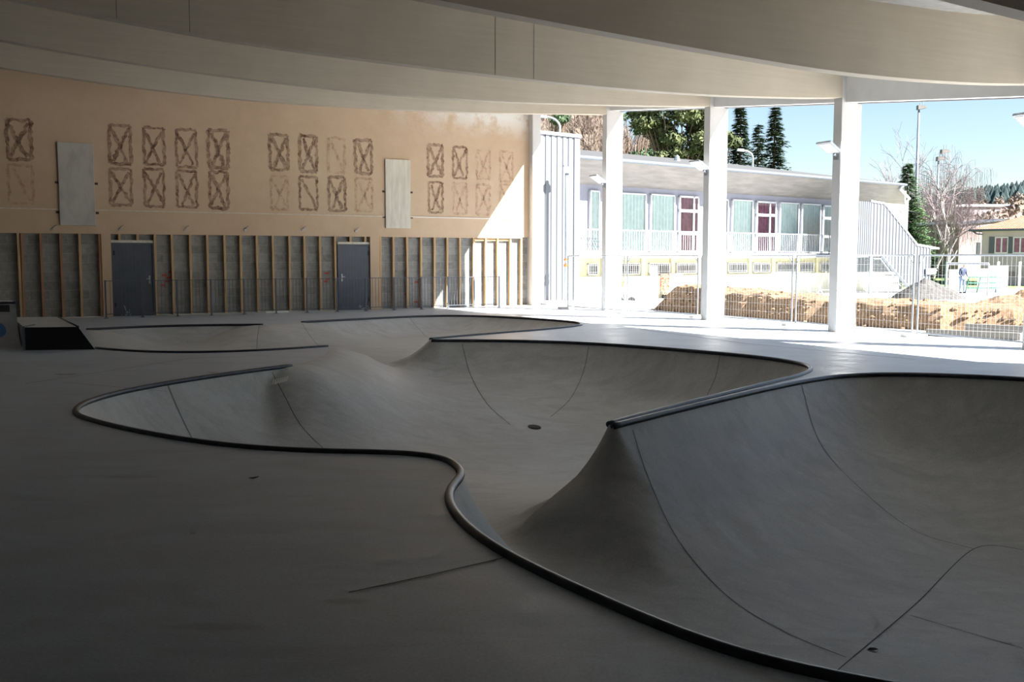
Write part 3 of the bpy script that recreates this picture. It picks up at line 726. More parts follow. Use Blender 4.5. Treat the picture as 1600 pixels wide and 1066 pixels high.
def bz(i, s):
    if i in BZ:
        l = BZ[i]; xs_ = [a for a, b in l][::-1]; zs = [b for a, b in l][::-1]; return float(np.interp(s, xs_, zs))
    if i == 0: return bz(1, s)+.62
    return bz(4, s)-.52*(i-4)
bl = {0:'cream roof beam hard against the top of the plaster wall',1:'lowest seen cream roof beam, farthest, meeting the second column', 2:'cream roof beam meeting the third column', 3:'cream roof beam meeting the broad fourth column', 4:'darkest deep roof beam crossing the top right, meeting the right edge column',
      5:'nearest roof beam, pale underside in the top right corner', 6:'roof beam above the viewer', 7:'roof beam behind the viewer', 8:'roof beam at the rear end of the hall'}
BT, BH = .22, 1.15
for i, T in enumerate(CT):
    if i == 0: continue
    p = cp(T-.0); m = MB()
    sv = np.linspace(0.0, -23, 47)
    # smooth the underside profile
    zz = np.array([bz(i, s) for s in np.linspace(2.0, -25, 109)]); ker = np.ones(9)/9; zz2 = np.convolve(zz, ker, 'same'); sx = np.linspace(2.0, -25, 109)
    def zf(s): return float(np.interp(s, sx[::-1], zz2[::-1])) if -23.5 < s < .8 else bz(i, s)
    base = len(m.v)
    for s in sv:
        q = np.array([p[0], p[1], 0])+WD3*s; z0 = zf(min(s, -.0)) ; 
        for (dt, dz) in ((0, 0), (-BT, 0), (-BT, BH), (0, BH)):
            r_ = q+CD3*dt; m.v.append((r_[0], r_[1], z0+dz))
    for k in range(len(sv)-1):
        for j in range(4):
            j2 = (j+1) % 4; m.f.append((base+k*4+j, base+k*4+j2, base+(k+1)*4+j2, base+(k+1)*4+j)); m.m.append(0)
    m.f.append((base, base+3, base+2, base+1)); m.m.append(0); e = base+(len(sv)-1)*4; m.f.append((e, e+1, e+2, e+3)); m.m.append(0)
    o = m.build('roof_beam', M_cream, loc=(p[0], p[1], zf(0))); tag(o, bl[i], 'beam', 'sagging roof beams')
    if i == 3:
        m = MB()
        for sj in {2:(), 3:(-8.53,-7.75,-13.7,-14.72), 4:(), 1:()}[i]:
            q = np.array([p[0], p[1], 0])+WD3*sj+CD3*.003; a = q+WD3*.008; z0 = zf(sj)
            m.quad((q[0], q[1], z0+.01), (a[0], a[1], z0+.01), (a[0], a[1], z0+BH), (q[0], q[1], z0+BH))
        m.build('panel_joint', M_joint, o)
# ceiling slab
m = MB(); sv = np.linspace(.60, -25, 40); Ts = [(CT[0]-.6, 0)]+[(T, i) for i, T in enumerate(CT) if i]+[(34, 8)]
for layer in (0, .25):
    base = len(m.v)
    for (T, i) in Ts:
        p = cp(T)
        for s in sv:
            q = p+WD*s; m.v.append((q[0], q[1], bz(i, min(s, 0))+BH-.05+layer+(0 if i else -.0)))
    nS = len(sv)
    for a in range(len(Ts)-1):
        for b in range(nS-1):
            f = (base+a*nS+b, base+a*nS+b+1, base+(a+1)*nS+b+1, base+(a+1)*nS+b); m.f.append(f if layer else f[::-1]); m.m.append(0)
o = m.build('ceiling', M_ceiling, smooth=True); tag(o, kind='structure')
m = MB(); a = cp(16.75)+WD*.1; b = cp(34)+WD*.1; c_ = WD*.3  # unseen wall added to shut daylight out of the near bays
m.hexa([(a[0],a[1],0),(b[0],b[1],0),(b[0]+c_[0],b[1]+c_[1],0),(a[0]+c_[0],a[1]+c_[1],0),(a[0],a[1],4.6),(b[0],b[1],4.6),(b[0]+c_[0],b[1]+c_[1],4.6),(a[0]+c_[0],a[1]+c_[1],4.6)])
o = m.build('wall_right_light_block', M_dim); tag(o, kind='structure')
# closing walls left and behind (outside the picture)
LW = Frame(tuple(cp(-8)-WD*24), tuple(CD))
m = MB(); a = cp(-8)-WD*24; b = cp(34)-WD*24; m.hexa([(a[0],a[1],0),(b[0],b[1],0),(b[0]-.3,b[1]-.15,0),(a[0]-.3,a[1]-.15,0),(a[0],a[1],7.6),(b[0],b[1],7.6),(b[0]-.3,b[1]-.15,7.6),(a[0]-.3,a[1]-.15,7.6)])
o = m.build('wall_left', M_dim); tag(o, kind='structure')
m = MB(); a = cp(33.5)-WD*25; b = cp(33.5)+WD*.6; m.hexa([(a[0],a[1],0),(b[0],b[1],0),(b[0],b[1]-.3,0),(a[0],a[1]-.3,0),(a[0],a[1],6.5),(b[0],b[1],6.5),(b[0],b[1]-.3,6.5),(a[0],a[1]-.3,6.5)])
o = m.build('wall_rear', M_dim); tag(o, kind='structure')

# ------------------------------------------------------------------ black sided box ramp and quarter pipe (left)
A = onfloor(40, 547.5); B = onfloor(150, 546)
d = (B-A)[:2]; d /= np.linalg.norm(d); RF = Frame(tuple(A[:2]), tuple(d)); LB = float(np.linalg.norm(B[:2]-A[:2]))
s_top, z_top = RF.at(122, 511)
dep = 3.5
RSK = np.array([-.50, .866])
def rk(s, q, z): p_ = np.array(RF.w(s, 0, z)); return (p_[0]+RSK[0]*q, p_[1]+RSK[1]*q, z)
rb = thing('box_ramp', 'low box ramp with black steel side and pale concrete top', 'ramp', tuple(RF.w(LB/2, -dep/2, 0)))
def rprof(q): return [rk(0, q, 0), rk(LB-.02, q, 0), rk(s_top, q, z_top), rk(0, q, z_top)]
m = MB(); P0 = rprof(.03); m.prism(P0, np.array(rk(0, dep, 0))-np.array(rk(0, .03, 0))); m.build('ramp_body', M_bowl, rb)
m = MB(); P0 = rprof(0); m.prism(P0, np.array(rk(0, .03, 0))-np.array(rk(0, 0, 0))); m.build('black_side_plate', M_black, rb)
m = MB(); m.tube([rk(s_top, .0, z_top), rk(s_top, dep, z_top)], .02, 8); m.build('coping', M_coping, rb, smooth=True)
m = MB(); m.fbox(RF, -.04, 0, -.6, 0, 0, z_top+.02); m.build('end_plate', M_clad, rb)
# quarter pipe: curved face turned to the viewer
A = onfloor(-120, 546); B = onfloor(35, 545)
d = (B-A)[:2]; d /= np.linalg.norm(d); QF = Frame(tuple(A[:2]), tuple(d)); LQ = float(np.linalg.norm(B[:2]-A[:2])); zq = .78
def qk(s_, q_, z_): p_ = QF.w(s_, 0, z_); return (p_[0]+RSK[0]*q_, p_[1]+RSK[1]*q_, z_)
qp = thing('quarter_pipe', 'grey concrete quarter pipe cut off by the left picture edge', 'ramp', qk(LQ/2, 1, 0))
rad = zq/(1-math.cos(R(62))); prof = [(rad*math.sin(R(62)*k/12), rad*(1-math.cos(R(62)*k/12))) for k in range(13)]; lo = prof[-1][0]
m = MB(); m.prism([qk(0, o_, z_) for o_, z_ in prof+[(lo+1.2, zq), (lo+1.2, 0)]], np.array(qk(LQ, 0, 0))-np.array(qk(0, 0, 0))); m.build('ramp_body', M_bowl, qp)
m = MB(); m.tube([qk(0, lo, zq), qk(LQ, lo, zq)], .025, 10); m.build('coping', M_coping, qp, smooth=True)
m = MB(); a0, a1 = R(54), R(60); q_ = lambda s_, a: qk(s_, rad*math.sin(a)-.006, rad*(1-math.cos(a))+.004)
m.quad(q_(.1, a0), q_(LQ-.12, a0), q_(LQ-.12, a1), q_(.1, a1)); m.build('dark_band', M_joint, qp)
s_ = LQ-.42; m = MB()
for k in range(8):
    a0, a1 = R(26+k*2.4), R(26+(k+1)*2.4); hw0 = .2*math.sqrt(max(0, 1-(k/4-1)**2)); hw1 = .2*math.sqrt(max(0, 1-((k+1)/4-1)**2))
    m.quad(q_(s_-hw0, a0), q_(s_+hw0, a0), q_(s_+hw1, a1), q_(s_-hw1, a1))
m.build('blue_painted_mark', M_blue, qp)

# little things on the floor
def litter(name, u, v, sz, mt, lab, cat, rz, on_bowl=False):
    if on_bowl: q, n_ = hit(u, v)
    else: q = onfloor(u, v)
    m = MB(); r2 = random.Random(int(u))
    ring = [(sz*r2.uniform(.5, 1)*math.cos(a+rz), sz*.55*r2.uniform(.5, 1)*math.sin(a+rz), r2.uniform(.004, sz*.5)) for a in np.linspace(0, 2*math.pi, 9)[:-1]]
    for i in range(8): m.tri((q[0], q[1], q[2]+.006), tuple(q+np.array(ring[i])), tuple(q+np.array(ring[(i+1) % 8])))
    o = m.build(name, mt, loc=tuple(q)); s = o.modifiers.new('t', 'SOLIDIFY'); s.thickness = .002; tag(o, lab, cat)
litter('dry_leaf', 1364, 1017, .05, M_leaf, 'dark curled leaf on the floor of the near right bowl', 'leaf', .4, True)
litter('dry_leaf', 396, 749, .045, M_leaf, 'thin dark leaf on the deck left of the bowl rim', 'leaf', 1.2)
litter('paper_scrap', 301, 835, .018, M_white, 'tiny white scrap on the deck in the left foreground', 'scrap', .4)
litter('paper_scrap', 297, 691, .02, M_white, 'tiny white scrap on the left bay coping', 'scrap', .9)

# ------------------------------------------------------------------ outside ground
def gz(x, y):
    e = (np.array([x, y])-cp(0)) @ WD
    e = max(0, e-.9); t = min(1, e/14); z = -.03-.37*t*t*(3-2*t)
    if y > 75: z += (y-75)*.01
    return z
m = MB()
def gfn(a, b):
    # fan starting at the column line
    T = -60+120*a; L = .88+ (b**2.2)*520
    q = cp(T*(1+b*2.5))+WD*L+np.array([0, 1.0])*b*120*(1-a); return (q[0], q[1], gz(q[0], q[1]))
m.grid(gfn, 60, 70); o = m.build('ground', M_ground); tag(o, kind='structure')
m = MB(); q = WALL.w(-60, -.5, -.05); 
m.quad((-90, 20, -.08), (1.2, 34.2, -.08), (1.6, 130, -.4), (-90, 130, -.4)); o = m.build('ground_behind', M_ground); tag(o, kind='structure')
# apron edge
# ------------------------------------------------------------------ earth mound
from mathutils import noise as mn
foot = [onfloor(u, v)[:2] for u, v in ((1020,482),(1060,486),(1100,491),(1150,495),(1220,500),(1300,505),(1380,510),(1450,514),(1530,516),(1620,518),(1720,520))]
foot = cr(foot, .25); nf = len(foot)
m = MB(); nd = 60; base = 0
for i in range(nf):
    a = foot[i]; t = i/(nf-1)
    back = np.array([.35, .94]); dpt = 8.5 if t > .25 else 3.5+20*t
    hmax = (.85-.30*min(1, t*1.6)) * min(1, t/.10)
    for j in range(nd+1):
        b = j/nd; q = a+back*dpt*b*b*.6+back*dpt*.4*b
        h = hmax*(min(1, (b*dpt)/.75)**.7)*(1 if b < .85 else max(0, (1-b)/.15))
        h += (mn.noise(Vector((q[0]*.9, q[1]*.9, 0)))*.10+mn.noise(Vector((q[0]*3.3, q[1]*3.3, 1)))*.07+mn.noise(Vector((q[0]*9, q[1]*9, 2)))*.035)*min(1, h*6)
        q2 = q+back*mn.noise(Vector((q[0]*2.2, q[1]*2.2, 7)))*.15
        m.v.append((q2[0], q2[1], max(gz(q[0], q[1])-.02, gz(q[0], q[1])+h)))
for i in range(nf-1):
    for j in range(nd):
        a = i*(nd+1)+j; m.f.append((a, a+nd+1, a+nd+2, a+1)); m.m.append(0)
o = m.build('earth_mound', M_earth, loc=tuple(foot[nf//2])+(0,)); tag(o, 'long low heap of tan excavated earth behind the mesh fence', 'earth')
# clods
r2 = random.Random(5); m = MB()
for k in range(420):
    i = r2.randrange(nf-1); b = r2.uniform(-.1, .4) if r2.random() < .7 else r2.uniform(0, 5); q = foot[i]+np.array([.35,.94])*b
    bi = min(nd, max(0, int(nd*min(1, max(0, b)/8.5*1.8)))); z = m_z = gz(q[0], q[1])
    rr = r2.uniform(.02, .07); 
    zz_ = o.data.vertices[i*(nd+1)+bi].co.z; vv_ = o.data.vertices[i*(nd+1)+bi].co; q = np.array([vv_.x+o.location.x, vv_.y+o.location.y])+np.array([r2.uniform(-.1,.1), -.02]); z = zz_
    m.lathe((q[0], q[1], z-.01), [(rr*r2.uniform(.5,.8),0),(rr,rr*.5),(rr*.5,rr*r2.uniform(.8,1.2))], 5)
m.build('clods', M_earth, o)['kind'] = 'stuff'
def heap(name, u, v, rx, ry, h, mt, lab, cat, z0=-.35, seed=1):
    c = onfloor(u, v, z0); m = MB()
    def fn(a, b):
        an = a*2*math.pi; rr = b*(1+.15*math.sin(3*an+seed)); x = rr*rx*math.cos(an); y = rr*ry*math.sin(an)
        z = h*(1-b)**.8 + (mn.noise(Vector((x*2.5, y*2.5, seed)))*.16+mn.noise(Vector((x*7, y*7, seed)))*.07)*(1-b)
        return (c[0]+x, c[1]+y, z0-.03+z)
    m.grid(fn, 40, 16); o = m.build(name, mt, loc=tuple(c)); return tag(o, lab, cat)
heap('rubble_heap', 1446, 466, 1.7, 1.5, 1.0, M_rubble, 'grey rubble heap at the foot of the clad stair tower', 'rubble', -.35, 2)
heap('earth_heap', 1612, 497, 2.6, 1.6, .95, M_earth, 'dark earth heap by the right picture edge', 'earth', -.2, 5)
for k, (u0, v0, u1, v1, lab) in enumerate(((1446,523,1594,530,'long grey concrete kerb lying in front of the earth mound'), (1507,517,1612,522,'grey concrete kerb behind the front one, against the earth'))):
    A = onfloor(u0, v0); B = onfloor(u1, v1); d = (B-A)[:2]; KF = Frame(tuple(A[:2]), tuple(d)); L = float(np.linalg.norm(d)); m = MB()
    m.fbox(KF, 0, L, -.15, 0, -.04, .12 if k == 0 else .16); o = m.build('kerb_stone', M_kerb, loc=KF.w(L/2, 0, -.04), bevel=.015); tag(o, lab, 'kerb', 'kerbs by the mound')
c = KF.w(L*.72, .02, .0)
m = MB(); 
for dx in (0, .22): m.lathe((c[0]+dx, c[1]-.5, -.04), [(.05,0),(.055,.06),(.03,.1)], 10)
m.tube([(c[0], c[1]-.5, .03), (c[0]+.22, c[1]-.5, .03)], .02, 6); o = m.build('white_bottle', M_white, loc=(c[0], c[1]-.5, -.04)); tag(o, 'small white plastic debris beside the kerbs', 'debris')

# ------------------------------------------------------------------ mesh fence
fp = [(1.75,31.8),(3.33,29.1),(5.15,27.2),(6.84,24.05),(8.38,20.6),(9.75,17.4),(11.2,14.2)]
fl = ['from the grey post to the second column','between the second and third columns, left','behind the third column','between the third and broad fourth columns','right of the broad fourth column','at the right picture edge']
FH = 1.72
for i in range(len(fp)-1):
    A = np.array(fp[i]); B = np.array(fp[i+1]); d = B-A; L = float(np.linalg.norm(d)); d = d/L; n_ = np.array([d[1], -d[0]]); FF = Frame(tuple(A), tuple(d))
    z0 = gz(*((A+B)/2))
    ft = thing('mesh_fence_panel', 'galvanised mesh fence panel '+fl[i], 'fence', FF.w(L/2, 0, z0), group='mobile fence panels')
    a, b = .07, L-.07; m = MB(); r_ = .02
    m.tube([FF.w(a, 0, z0+.04), FF.w(a, 0, z0+FH)], r_, 8); m.tube([FF.w(b, 0, z0+.04), FF.w(b, 0, z0+FH)], r_, 8)
    m.tube([FF.w(a, 0, z0+FH), FF.w(b, 0, z0+FH)], r_*.9, 8); m.tube([FF.w(a, 0, z0+.12), FF.w(b, 0, z0+.12)], r_*.9, 8)
    m.tube([FF.w(a, 0, z0+FH-.18), FF.w(a+.16, 0, z0+FH)], .012, 6); m.tube([FF.w(b, 0, z0+FH-.18), FF.w(b-.16, 0, z0+FH)], .012, 6)
    m.build('frame', M_galv, ft, smooth=False)
    m = MB(); wr = .0019
    nv = int((b-a)/.10)
    for k in range(1, nv):
        s = a+(b-a)*k/nv; m.tube([FF.w(s, 0, z0+.12), FF.w(s, 0, z0+FH)], wr, 3, caps=False)
    for k in range(1, 8): m.tube([FF.w(a, .003, z0+.12+(FH-.12)*k/8), FF.w(b, .003, z0+.12+(FH-.12)*k/8)], wr, 3, caps=False)
    m.build('wire_mesh', M_net, ft)
    m = MB(); s = a; m.fbox(FF, s-.18, s+.02, -.28, .28, z0, z0+.1); m.build('foot_block', M_slab, ft, bevel=.02)
NF2 = Frame(fp[4], np.array(fp[5])-np.array(fp[4]))

# ------------------------------------------------------------------ corrugated volume + pole on the left of the opening
def corr_face(m, F, s0, s1, o, zb, zt, pitch=.26, dpt=.035, mi=0, zt_fn=None, zb_fn=None):
    prof = [(0,0),(.55,0),(.65,1),(.9,1),(1.0,0)]
    n_ = max(1, int(round((s1-s0)/pitch))); p_ = (s1-s0)/n_; xs_ = []
    for k in range(n_):
        for (a, b) in prof[:-1]: xs_.append((s0+(k+a)*p_, b*dpt))
    xs_.append((s1, 0))
    for (a, b) in zip(xs_[:-1], xs_[1:]):
        ta = zt_fn(a[0]) if zt_fn else zt; tb = zt_fn(b[0]) if zt_fn else zt; ba = zb_fn(a[0]) if zb_fn else zb; bb = zb_fn(b[0]) if zb_fn else zb
        m.quad(F.w(a[0], o+a[1], ba), F.w(b[0], o+b[1], bb), F.w(b[0], o+b[1], tb), F.w(a[0], o+a[1], ta), mi)
SD = np.array([.78, .626])
TF = Frame((1.55, 39.4), SD)
# notice board on the fence
NF = Frame((np.array(fp[1])+np.array(fp[2]))/2-np.array([.3,.3]), SD)
s0, z1 = NF.at(1017, 416, .05); s1, z0 = NF.at(1028, 433, .05)
m = MB(); m.fbox(NF, s0, s1, .03, .045, z0, z1); o = m.build('notice_board', M_alu, loc=NF.w(s0, .03, z0)); tag(o, 'small white notice board hung on the mesh fence', 'sign')

sR_, _ = TF.at(905, 330); sL_ = -4.5
_, ztop = TF.at(880, 208)
tw = thing('clad_tower', 'tall pale grey corrugated metal volume beside the corner column', 'building', TF.w(0, -2, -.35))
m = MB(); m.fbox(TF, sL_, sR_-.02, -4, -.03, -.4, ztop-.05); m.build('core_wall', M_clad, tw)
m = MB(); corr_face(m, TF, sL_, sR_-.28, 0, -.38, ztop-.12, .30, -.05); m.build('corrugated_skin', M_clad, tw)
m = MB(); m.fbox(TF, sR_-.28, sR_+.02, -.06, .01, -.38, ztop-.12); m.build('corner_flashing', M_clad_light, tw)
m = MB(); m.fbox(TF, sL_, sR_+.06, -.35, .06, ztop-.12, ztop); m.build('coping_flashing', M_alu, tw)
PF = Frame((1.2, 38.2), SD)
s, zt = PF.at(886, 262); c = np.array(PF.w(s, 0, -.3))
pl = thing('camera_post', 'grey steel post with white box on top before the corrugated volume', 'post', tuple(c))
m = MB(); m.tube([c, (c[0], c[1], zt-.2)], .075, 12); m.build('post', M_pole, pl, smooth=True)
m = MB(); m.box(c[0]-.16, c[0]+.16, c[1]-.12, c[1]+.12, zt-.22, zt+.02); m.build('white_box', M_alu, pl, bevel=.02)
m = MB(); m.lathe((c[0]-.1, c[1], zt+.02), [(.05,0),(.06,.05),(.03,.1)], 10); m.build('dome_camera', M_galv, pl)
m = MB(); _, zo = PF.at(886, 412); m.lathe((c[0], c[1], zo-.12), [(.115,0),(.115,.1)], 12); m.lathe((c[0], c[1], zo+.12), [(.112,0),(.112,.07)], 12); m.build('orange_band', M_orange, pl)
# external steel handrail near the volume
a = np.array(PF.w(s-1.15, .1, .0)); 

# ------------------------------------------------------------------ school building
SP = Frame((4.5, 45.0), SD)            # eave / balcony edge plane
WO = -1.7                              # upper wall face
sc = thing('school_building', 'long two storey school with grey shingle roof, balcony and teal curtains', 'building', SP.w(12, -5, -.4))
EZ = 5.95; S0, S1 = -6.5, 24.6
sEnd = SP.at(1412, 330, WO)[0]
m = MB(); m.fbox(SP, S0, sEnd, -9.5, WO, 1.75, 5.0); m.build('upper_wall', M_cladwall, sc)
m = MB(); m.fbox(SP, S0, sEnd-.5, -9.5, WO-.02, .74, 1.75); m.build('lower_wall', M_yellow, sc)
m = MB(); m.fbox(SP, S0, sEnd-.5, -9.5, WO+.10, -.6, .74); m.build('plinth', M_creamwall, sc)
# lit piers between windows of lower floor
m = MB()
for u in (941.5, 1003, 1049.5, 1092, 1131, 1170, 1206.5, 1245, 1275): 
    s, _ = SP.at(u, 420, WO); m.fbox(SP, s-.12, s+.12, WO-.02, WO+.10, .74, 1.6)
m.build('pilasters', M_yellow, sc)
# gable end wall (cream) on the right under the roof
gs = sEnd
m = MB(); m.prism([SP.w(gs-.9, WO+.01, 1.75), SP.w(gs+.02, WO+.01, 1.75), SP.w(gs+.02, WO+1.35, 5.72), SP.w(gs-.05, WO+.01, 5.2), SP.w(gs-.9, WO+.01, 5.0)][:3]+[SP.w(gs-.9, WO+.01, 5.0)], np.array(SP.w(0,-.02,0))-np.array(SP.w(0,0,0)))
m = MB(); m.prism([SP.w(sEnd-2.6, WO+.02, 1.5), SP.w(sEnd+.2, WO+.02, 1.5), SP.w(sEnd+.2, WO+.02, 5.85), SP.w(sEnd-2.6, WO+.02, 4.95)], np.array(SP.w(0,-.4,0))-np.array(SP.w(0,0,0)))
m.fbox(SP, sEnd-.2, sEnd+.2, -9.4, WO-.3, -.5, 5.7); m.build('gable_wall', M_creamwall, sc)
m = MB(); q = np.array(SP.w(sEnd-.55, WO+.06, 4.45)); n3 = np.array([SP.n[0], SP.n[1], 0]); d3 = np.array([SP.d[0], SP.d[1], 0])
ringp = [q+(d3*math.cos(a)+np.array([0,0,1])*math.sin(a))*.19 for a in np.linspace(0, 2*math.pi, 17)]; m.tube(ringp, .04, 6, caps=False); m.build('round_vent', M_galv, sc)
# roof
rs0, rs1 = S0, S1
e0, e1 = SP.w(rs0, 0, EZ+.12), SP.w(rs1, .0, EZ+.12)
rz_ = 7.55; ro = -8.5
r0, r1 = SP.w(rs0, ro, rz_), SP.w(rs1-7.5, ro, rz_); b1 = SP.w(rs1, 2*ro, EZ+.12); b0 = SP.w(rs0, 2*ro, EZ+.12)
m = MB(); m.quad(e0, e1, r1, r0); m.tri(e1, b1, r1); m.quad(b1, b0, r0, r1)
m.build('roof', M_shingle, sc)
m = MB(); m.quad(SP.w(rs0, -.02, EZ), SP.w(rs0, WO, 5.0), SP.w(gs+.1, WO, 5.0), SP.w(rs1, -.02, EZ)); m.quad(SP.w(rs1, -.02, EZ), SP.w(gs+.1, WO, 5.0), SP.w(gs+.1, 2*ro, 5.0), SP.w(rs1, 2*ro, EZ)); m.build('soffit', M_soffit, sc)
m = MB(); m.fbox(SP, rs0, rs1, -.06, .02, EZ-.02, EZ+.14); m.tube([SP.w(rs0, .08, EZ+.04), SP.w(rs1+.05, .08, EZ+.04)], .08, 8); m.fbox(SP, rs1-.06, rs1+.02, 2*ro, .02, EZ-.02, EZ+.14); m.build('gutter', M_gutter, sc)
m = MB(); m.tube([SP.w(rs1-.3, .05, EZ), SP.w(rs1-.35, -.1, EZ-.2), SP.w(sEnd+.12, WO+.3, 5.35), SP.w(sEnd+.1, WO+.16, 5.2), SP.w(sEnd+.1, WO+.16, -.3)], .08, 8); m.build('downpipe', M_alu, sc, smooth=True)
m = MB(); s_, z_ = SP.at(1058, 243, -5); m.lathe(SP.w(s_, -5, 6.8), [(.22,0),(.12,.35),(.02,.45)], 8); m.build('roof_vent', M_galv, sc)
# balcony
bs1 = SP.at(1345, 400)[0]
m = MB(); m.fbox(SP, S0, bs1, WO, 0, 1.62, 1.86); m.build('balcony_slab', M_slab, sc)
br = MB(); br.fbox(SP, S0, bs1, -.07, -.03, 2.86, 2.90); br.fbox(SP, S0, bs1, -.06, -.04, 1.93, 1.96)
rail = br.build('balcony_railing', M_alu, sc)
m = MB(); s = S0
while s < bs1:
    m.fbox(SP, s-.009, s+.009, -.06, -.04, 1.96, 2.87); s += .16
m.build('railing_bars', M_alu, rail)
for u in (920,968,1009,1052,1092,1130,1177,1215,1250,1296,1340):
    s, _ = SP.at(u, 380, -.05); m = MB(); m.fbox(SP, s-.03, s+.03, -.09, -.03, 1.7, 2.9); m.build('railing_post', M_alu, rail)
# trellis panel near left end (criss cross)
m = MB(); s0, _ = SP.at(907, 375); s1, _ = SP.at(937, 375)
k = s0-1
while k < s1:
    m.tube([SP.w(k, .0, 1.95), SP.w(k+.4, .0, 2.5)], .012, 4, caps=False); m.tube([SP.w(k+.4, .01, 1.95), SP.w(k, .01, 2.5)], .012, 4, caps=False); k += .17
m.fbox(SP, s0-1, s1, -.02, .02, 2.5, 2.53); m.build('trellis_panel', M_rail, rail)
m = MB(); s0, _ = SP.at(1247, 385); m.fbox(SP, s0, s0+.01, -.03, -.02, 1.9, 2.8); m.build('net_edge', M_rail, rail)
def wavy(F, s0, s1, o, z0, z1, amp=.035, per=.24):
    m = MB(); n_ = max(6, int((s1-s0)/.03)); ph = random.random()*6
    pts_ = [(s0+(s1-s0)*k/n_, o+amp*math.sin(2*math.pi*(s0+(s1-s0)*k/n_)/per+ph+.6*math.sin(k*.21))) for k in range(n_+1)]
    for a, b in zip(pts_[:-1], pts_[1:]): m.quad(F.w(a[0], a[1], z0), F.w(b[0], b[1], z0), F.w(b[0], b[1], z1), F.w(a[0], a[1], z1))
    return m
def swin(s0, s1, z0, z1, cmat, o=WO, fr_=.07, mull=(), trans=(), bars=False, nm='window'):
    m = MB()
    m.fbox(SP, s0, s0+fr_, o, o+.13, z0, z1); m.fbox(SP, s1-fr_, s1, o, o+.13, z0, z1); m.fbox(SP, s0, s1, o, o+.13, z0, z0+fr_); m.fbox(SP, s0, s1, o, o+.13, z1-fr_, z1)
    for x in mull: m.fbox(SP, x-fr_*.6, x+fr_*.6, o, o+.13, z0, z1)
    for z in trans: m.fbox(SP, s0, s1, o, o+.135, z-fr_*.7, z+fr_*.7)
    w_ = m.build(nm, M_alu, sc)
    m = MB(); m.fbox(SP, s0+.02, s1-.02, o-.01, o+.012, z0+.02, z1-.02); m.build('dark_backing', M_dark, w_)
    if cmat:
        wavy(SP, s0+fr_, s1-fr_, o+.055, z0+fr_, z1-fr_).build('curtain', cmat, w_, smooth=True)
    m = MB(); m.quad(SP.w(s0, o+.105, z0), SP.w(s1, o+.105, z0), SP.w(s1, o+.105, z1), SP.w(s0, o+.105, z1)); m.build('pane', M_glass, w_)
    if bars:
        m = MB(); k = s0+.12
        while k < s1-.05: m.fbox(SP, k-.012, k+.012, o+.14, o+.16, z0, z1); k += .14
        for z in (z0+.12, z1-.1): m.fbox(SP, s0, s1, o+.135, o+.16, z-.012, z+.012)
        m.build('window_bars', M_alu, w_)
    return w_
for (u0, u1, vt, vb) in ((919.5,935,297.5,392),(968,1007.5,301,392.5),(1014.5,1052.5,303,393),(1104,1136,310,394),(1142,1174.5,311.4,394),(1216.5,1246.5,316,395),(1251,1280.5,318,395.5)):
    s0, z1 = SP.at(u0, vt, WO); s1, _ = SP.at(u1, vt, WO); swin(s0, s1, 1.9, z1, M_teal)
for (u0, u1, vt, um, cm) in ((1059,1090,305.7,1082,M_plum),(1180,1211,314,1201,M_plum),(1284,1318,320.6,1305,M_teal)):
    s0, z1 = SP.at(u0, vt, WO); s1, _ = SP.at(u1, vt, WO); sm, _ = SP.at(um, vt, WO); zt = z1-.75
    swin(s0, s1, 1.88, z1, cm, mull=(sm,), trans=(zt, 2.85), fr_=.10, nm='glazed_door')
for (u0, u1, du) in ((917,932,0),(966,998,0),(1012,1045,0),(1055,1087,0),(1136,1165.5,1),(1175,1201.5,1),(1212,1242,0),(1247,1269.5,0),(1280,1299,0)):
    s0, z1 = SP.at(u0, 413.5, WO-.02); s1, _ = SP.at(u1, 414, WO); swin(s0, s1, .82, 1.36, None, o=WO-.02, fr_=.05, mull=((s0+(s1-s0)*.45,) if du else ()), bars=True, nm='basement_window')
# white panels low against the wall
for k, (u0, u1, v0, v1) in enumerate(((905, 960, 448, 470), (966, 1028, 449, 470))):
    s0, z1 = SP.at(u0, v0, -.3); s1, _ = SP.at(u1, v0, -.3); m = MB(); m.fbox(SP, s0, s1, -.45, -.3, -.5, z1); o = m.build('low_wall', M_slab, loc=SP.w(s0, -.3, -.5)); tag(o, ['low white wall left of the second column', 'low white wall before the school between two columns'][k], 'wall')

# ------------------------------------------------------------------ stair tower on the right end
ST = Frame(SP.w(SP.at(1360, 400, 1.5)[0], 1.5, 0)[:2], (.86, .51))
def sp_(u, v, o=0): return ST.at(u, v, o)
st = thing('stair_tower', 'grey corrugated stair enclosure with slanting top on the school end', 'stair', ST.w(2, -1, -.4))
pts_top = [sp_(1360, 315), sp_(1382, 319), sp_(1433, 384), sp_(1454, 387)]
pts_bot = [sp_(1360, 399), sp_(1377, 399), sp_(1419, 448), sp_(1454, 441)]
tx = [p[0] for p in pts_top]; tz = [p[1] for p in pts_top]; bx_ = [p[0] for p in pts_bot]; bz_ = [p[1] for p in pts_bot]
sE = tx[-1]
m = MB(); corr_face(m, ST, 0, sE, 0, 0, 0, .27, .035, 0, lambda s: float(np.interp(s, tx, tz)), lambda s: float(np.interp(s, bx_, bz_))); m.build('front_cladding', M_clad_light, st)
poly = [ST.w(s, -.04, z) for s, z in zip(tx, tz)]+[ST.w(s, -.04, z) for s, z in list(zip(bx_, bz_))[::-1]]
m = MB(); m.prism(poly[::-1], np.array(ST.w(0, -.12, 0))-np.array(ST.w(0, -.04, 0))); m.build('stringer_wall', M_clad, st)
m = MB(); 
for a, b in zip(range(3), range(1, 4)): m.tube([ST.w(tx[a], .02, tz[a]+.03), ST.w(tx[b], .02, tz[b]+.03)], .06, 6)
m.build('edge_flashing', M_alu, st)
SF = Frame(ST.w(0, 0, 0)[:2], ST.n*-1)  # side face going back to the school
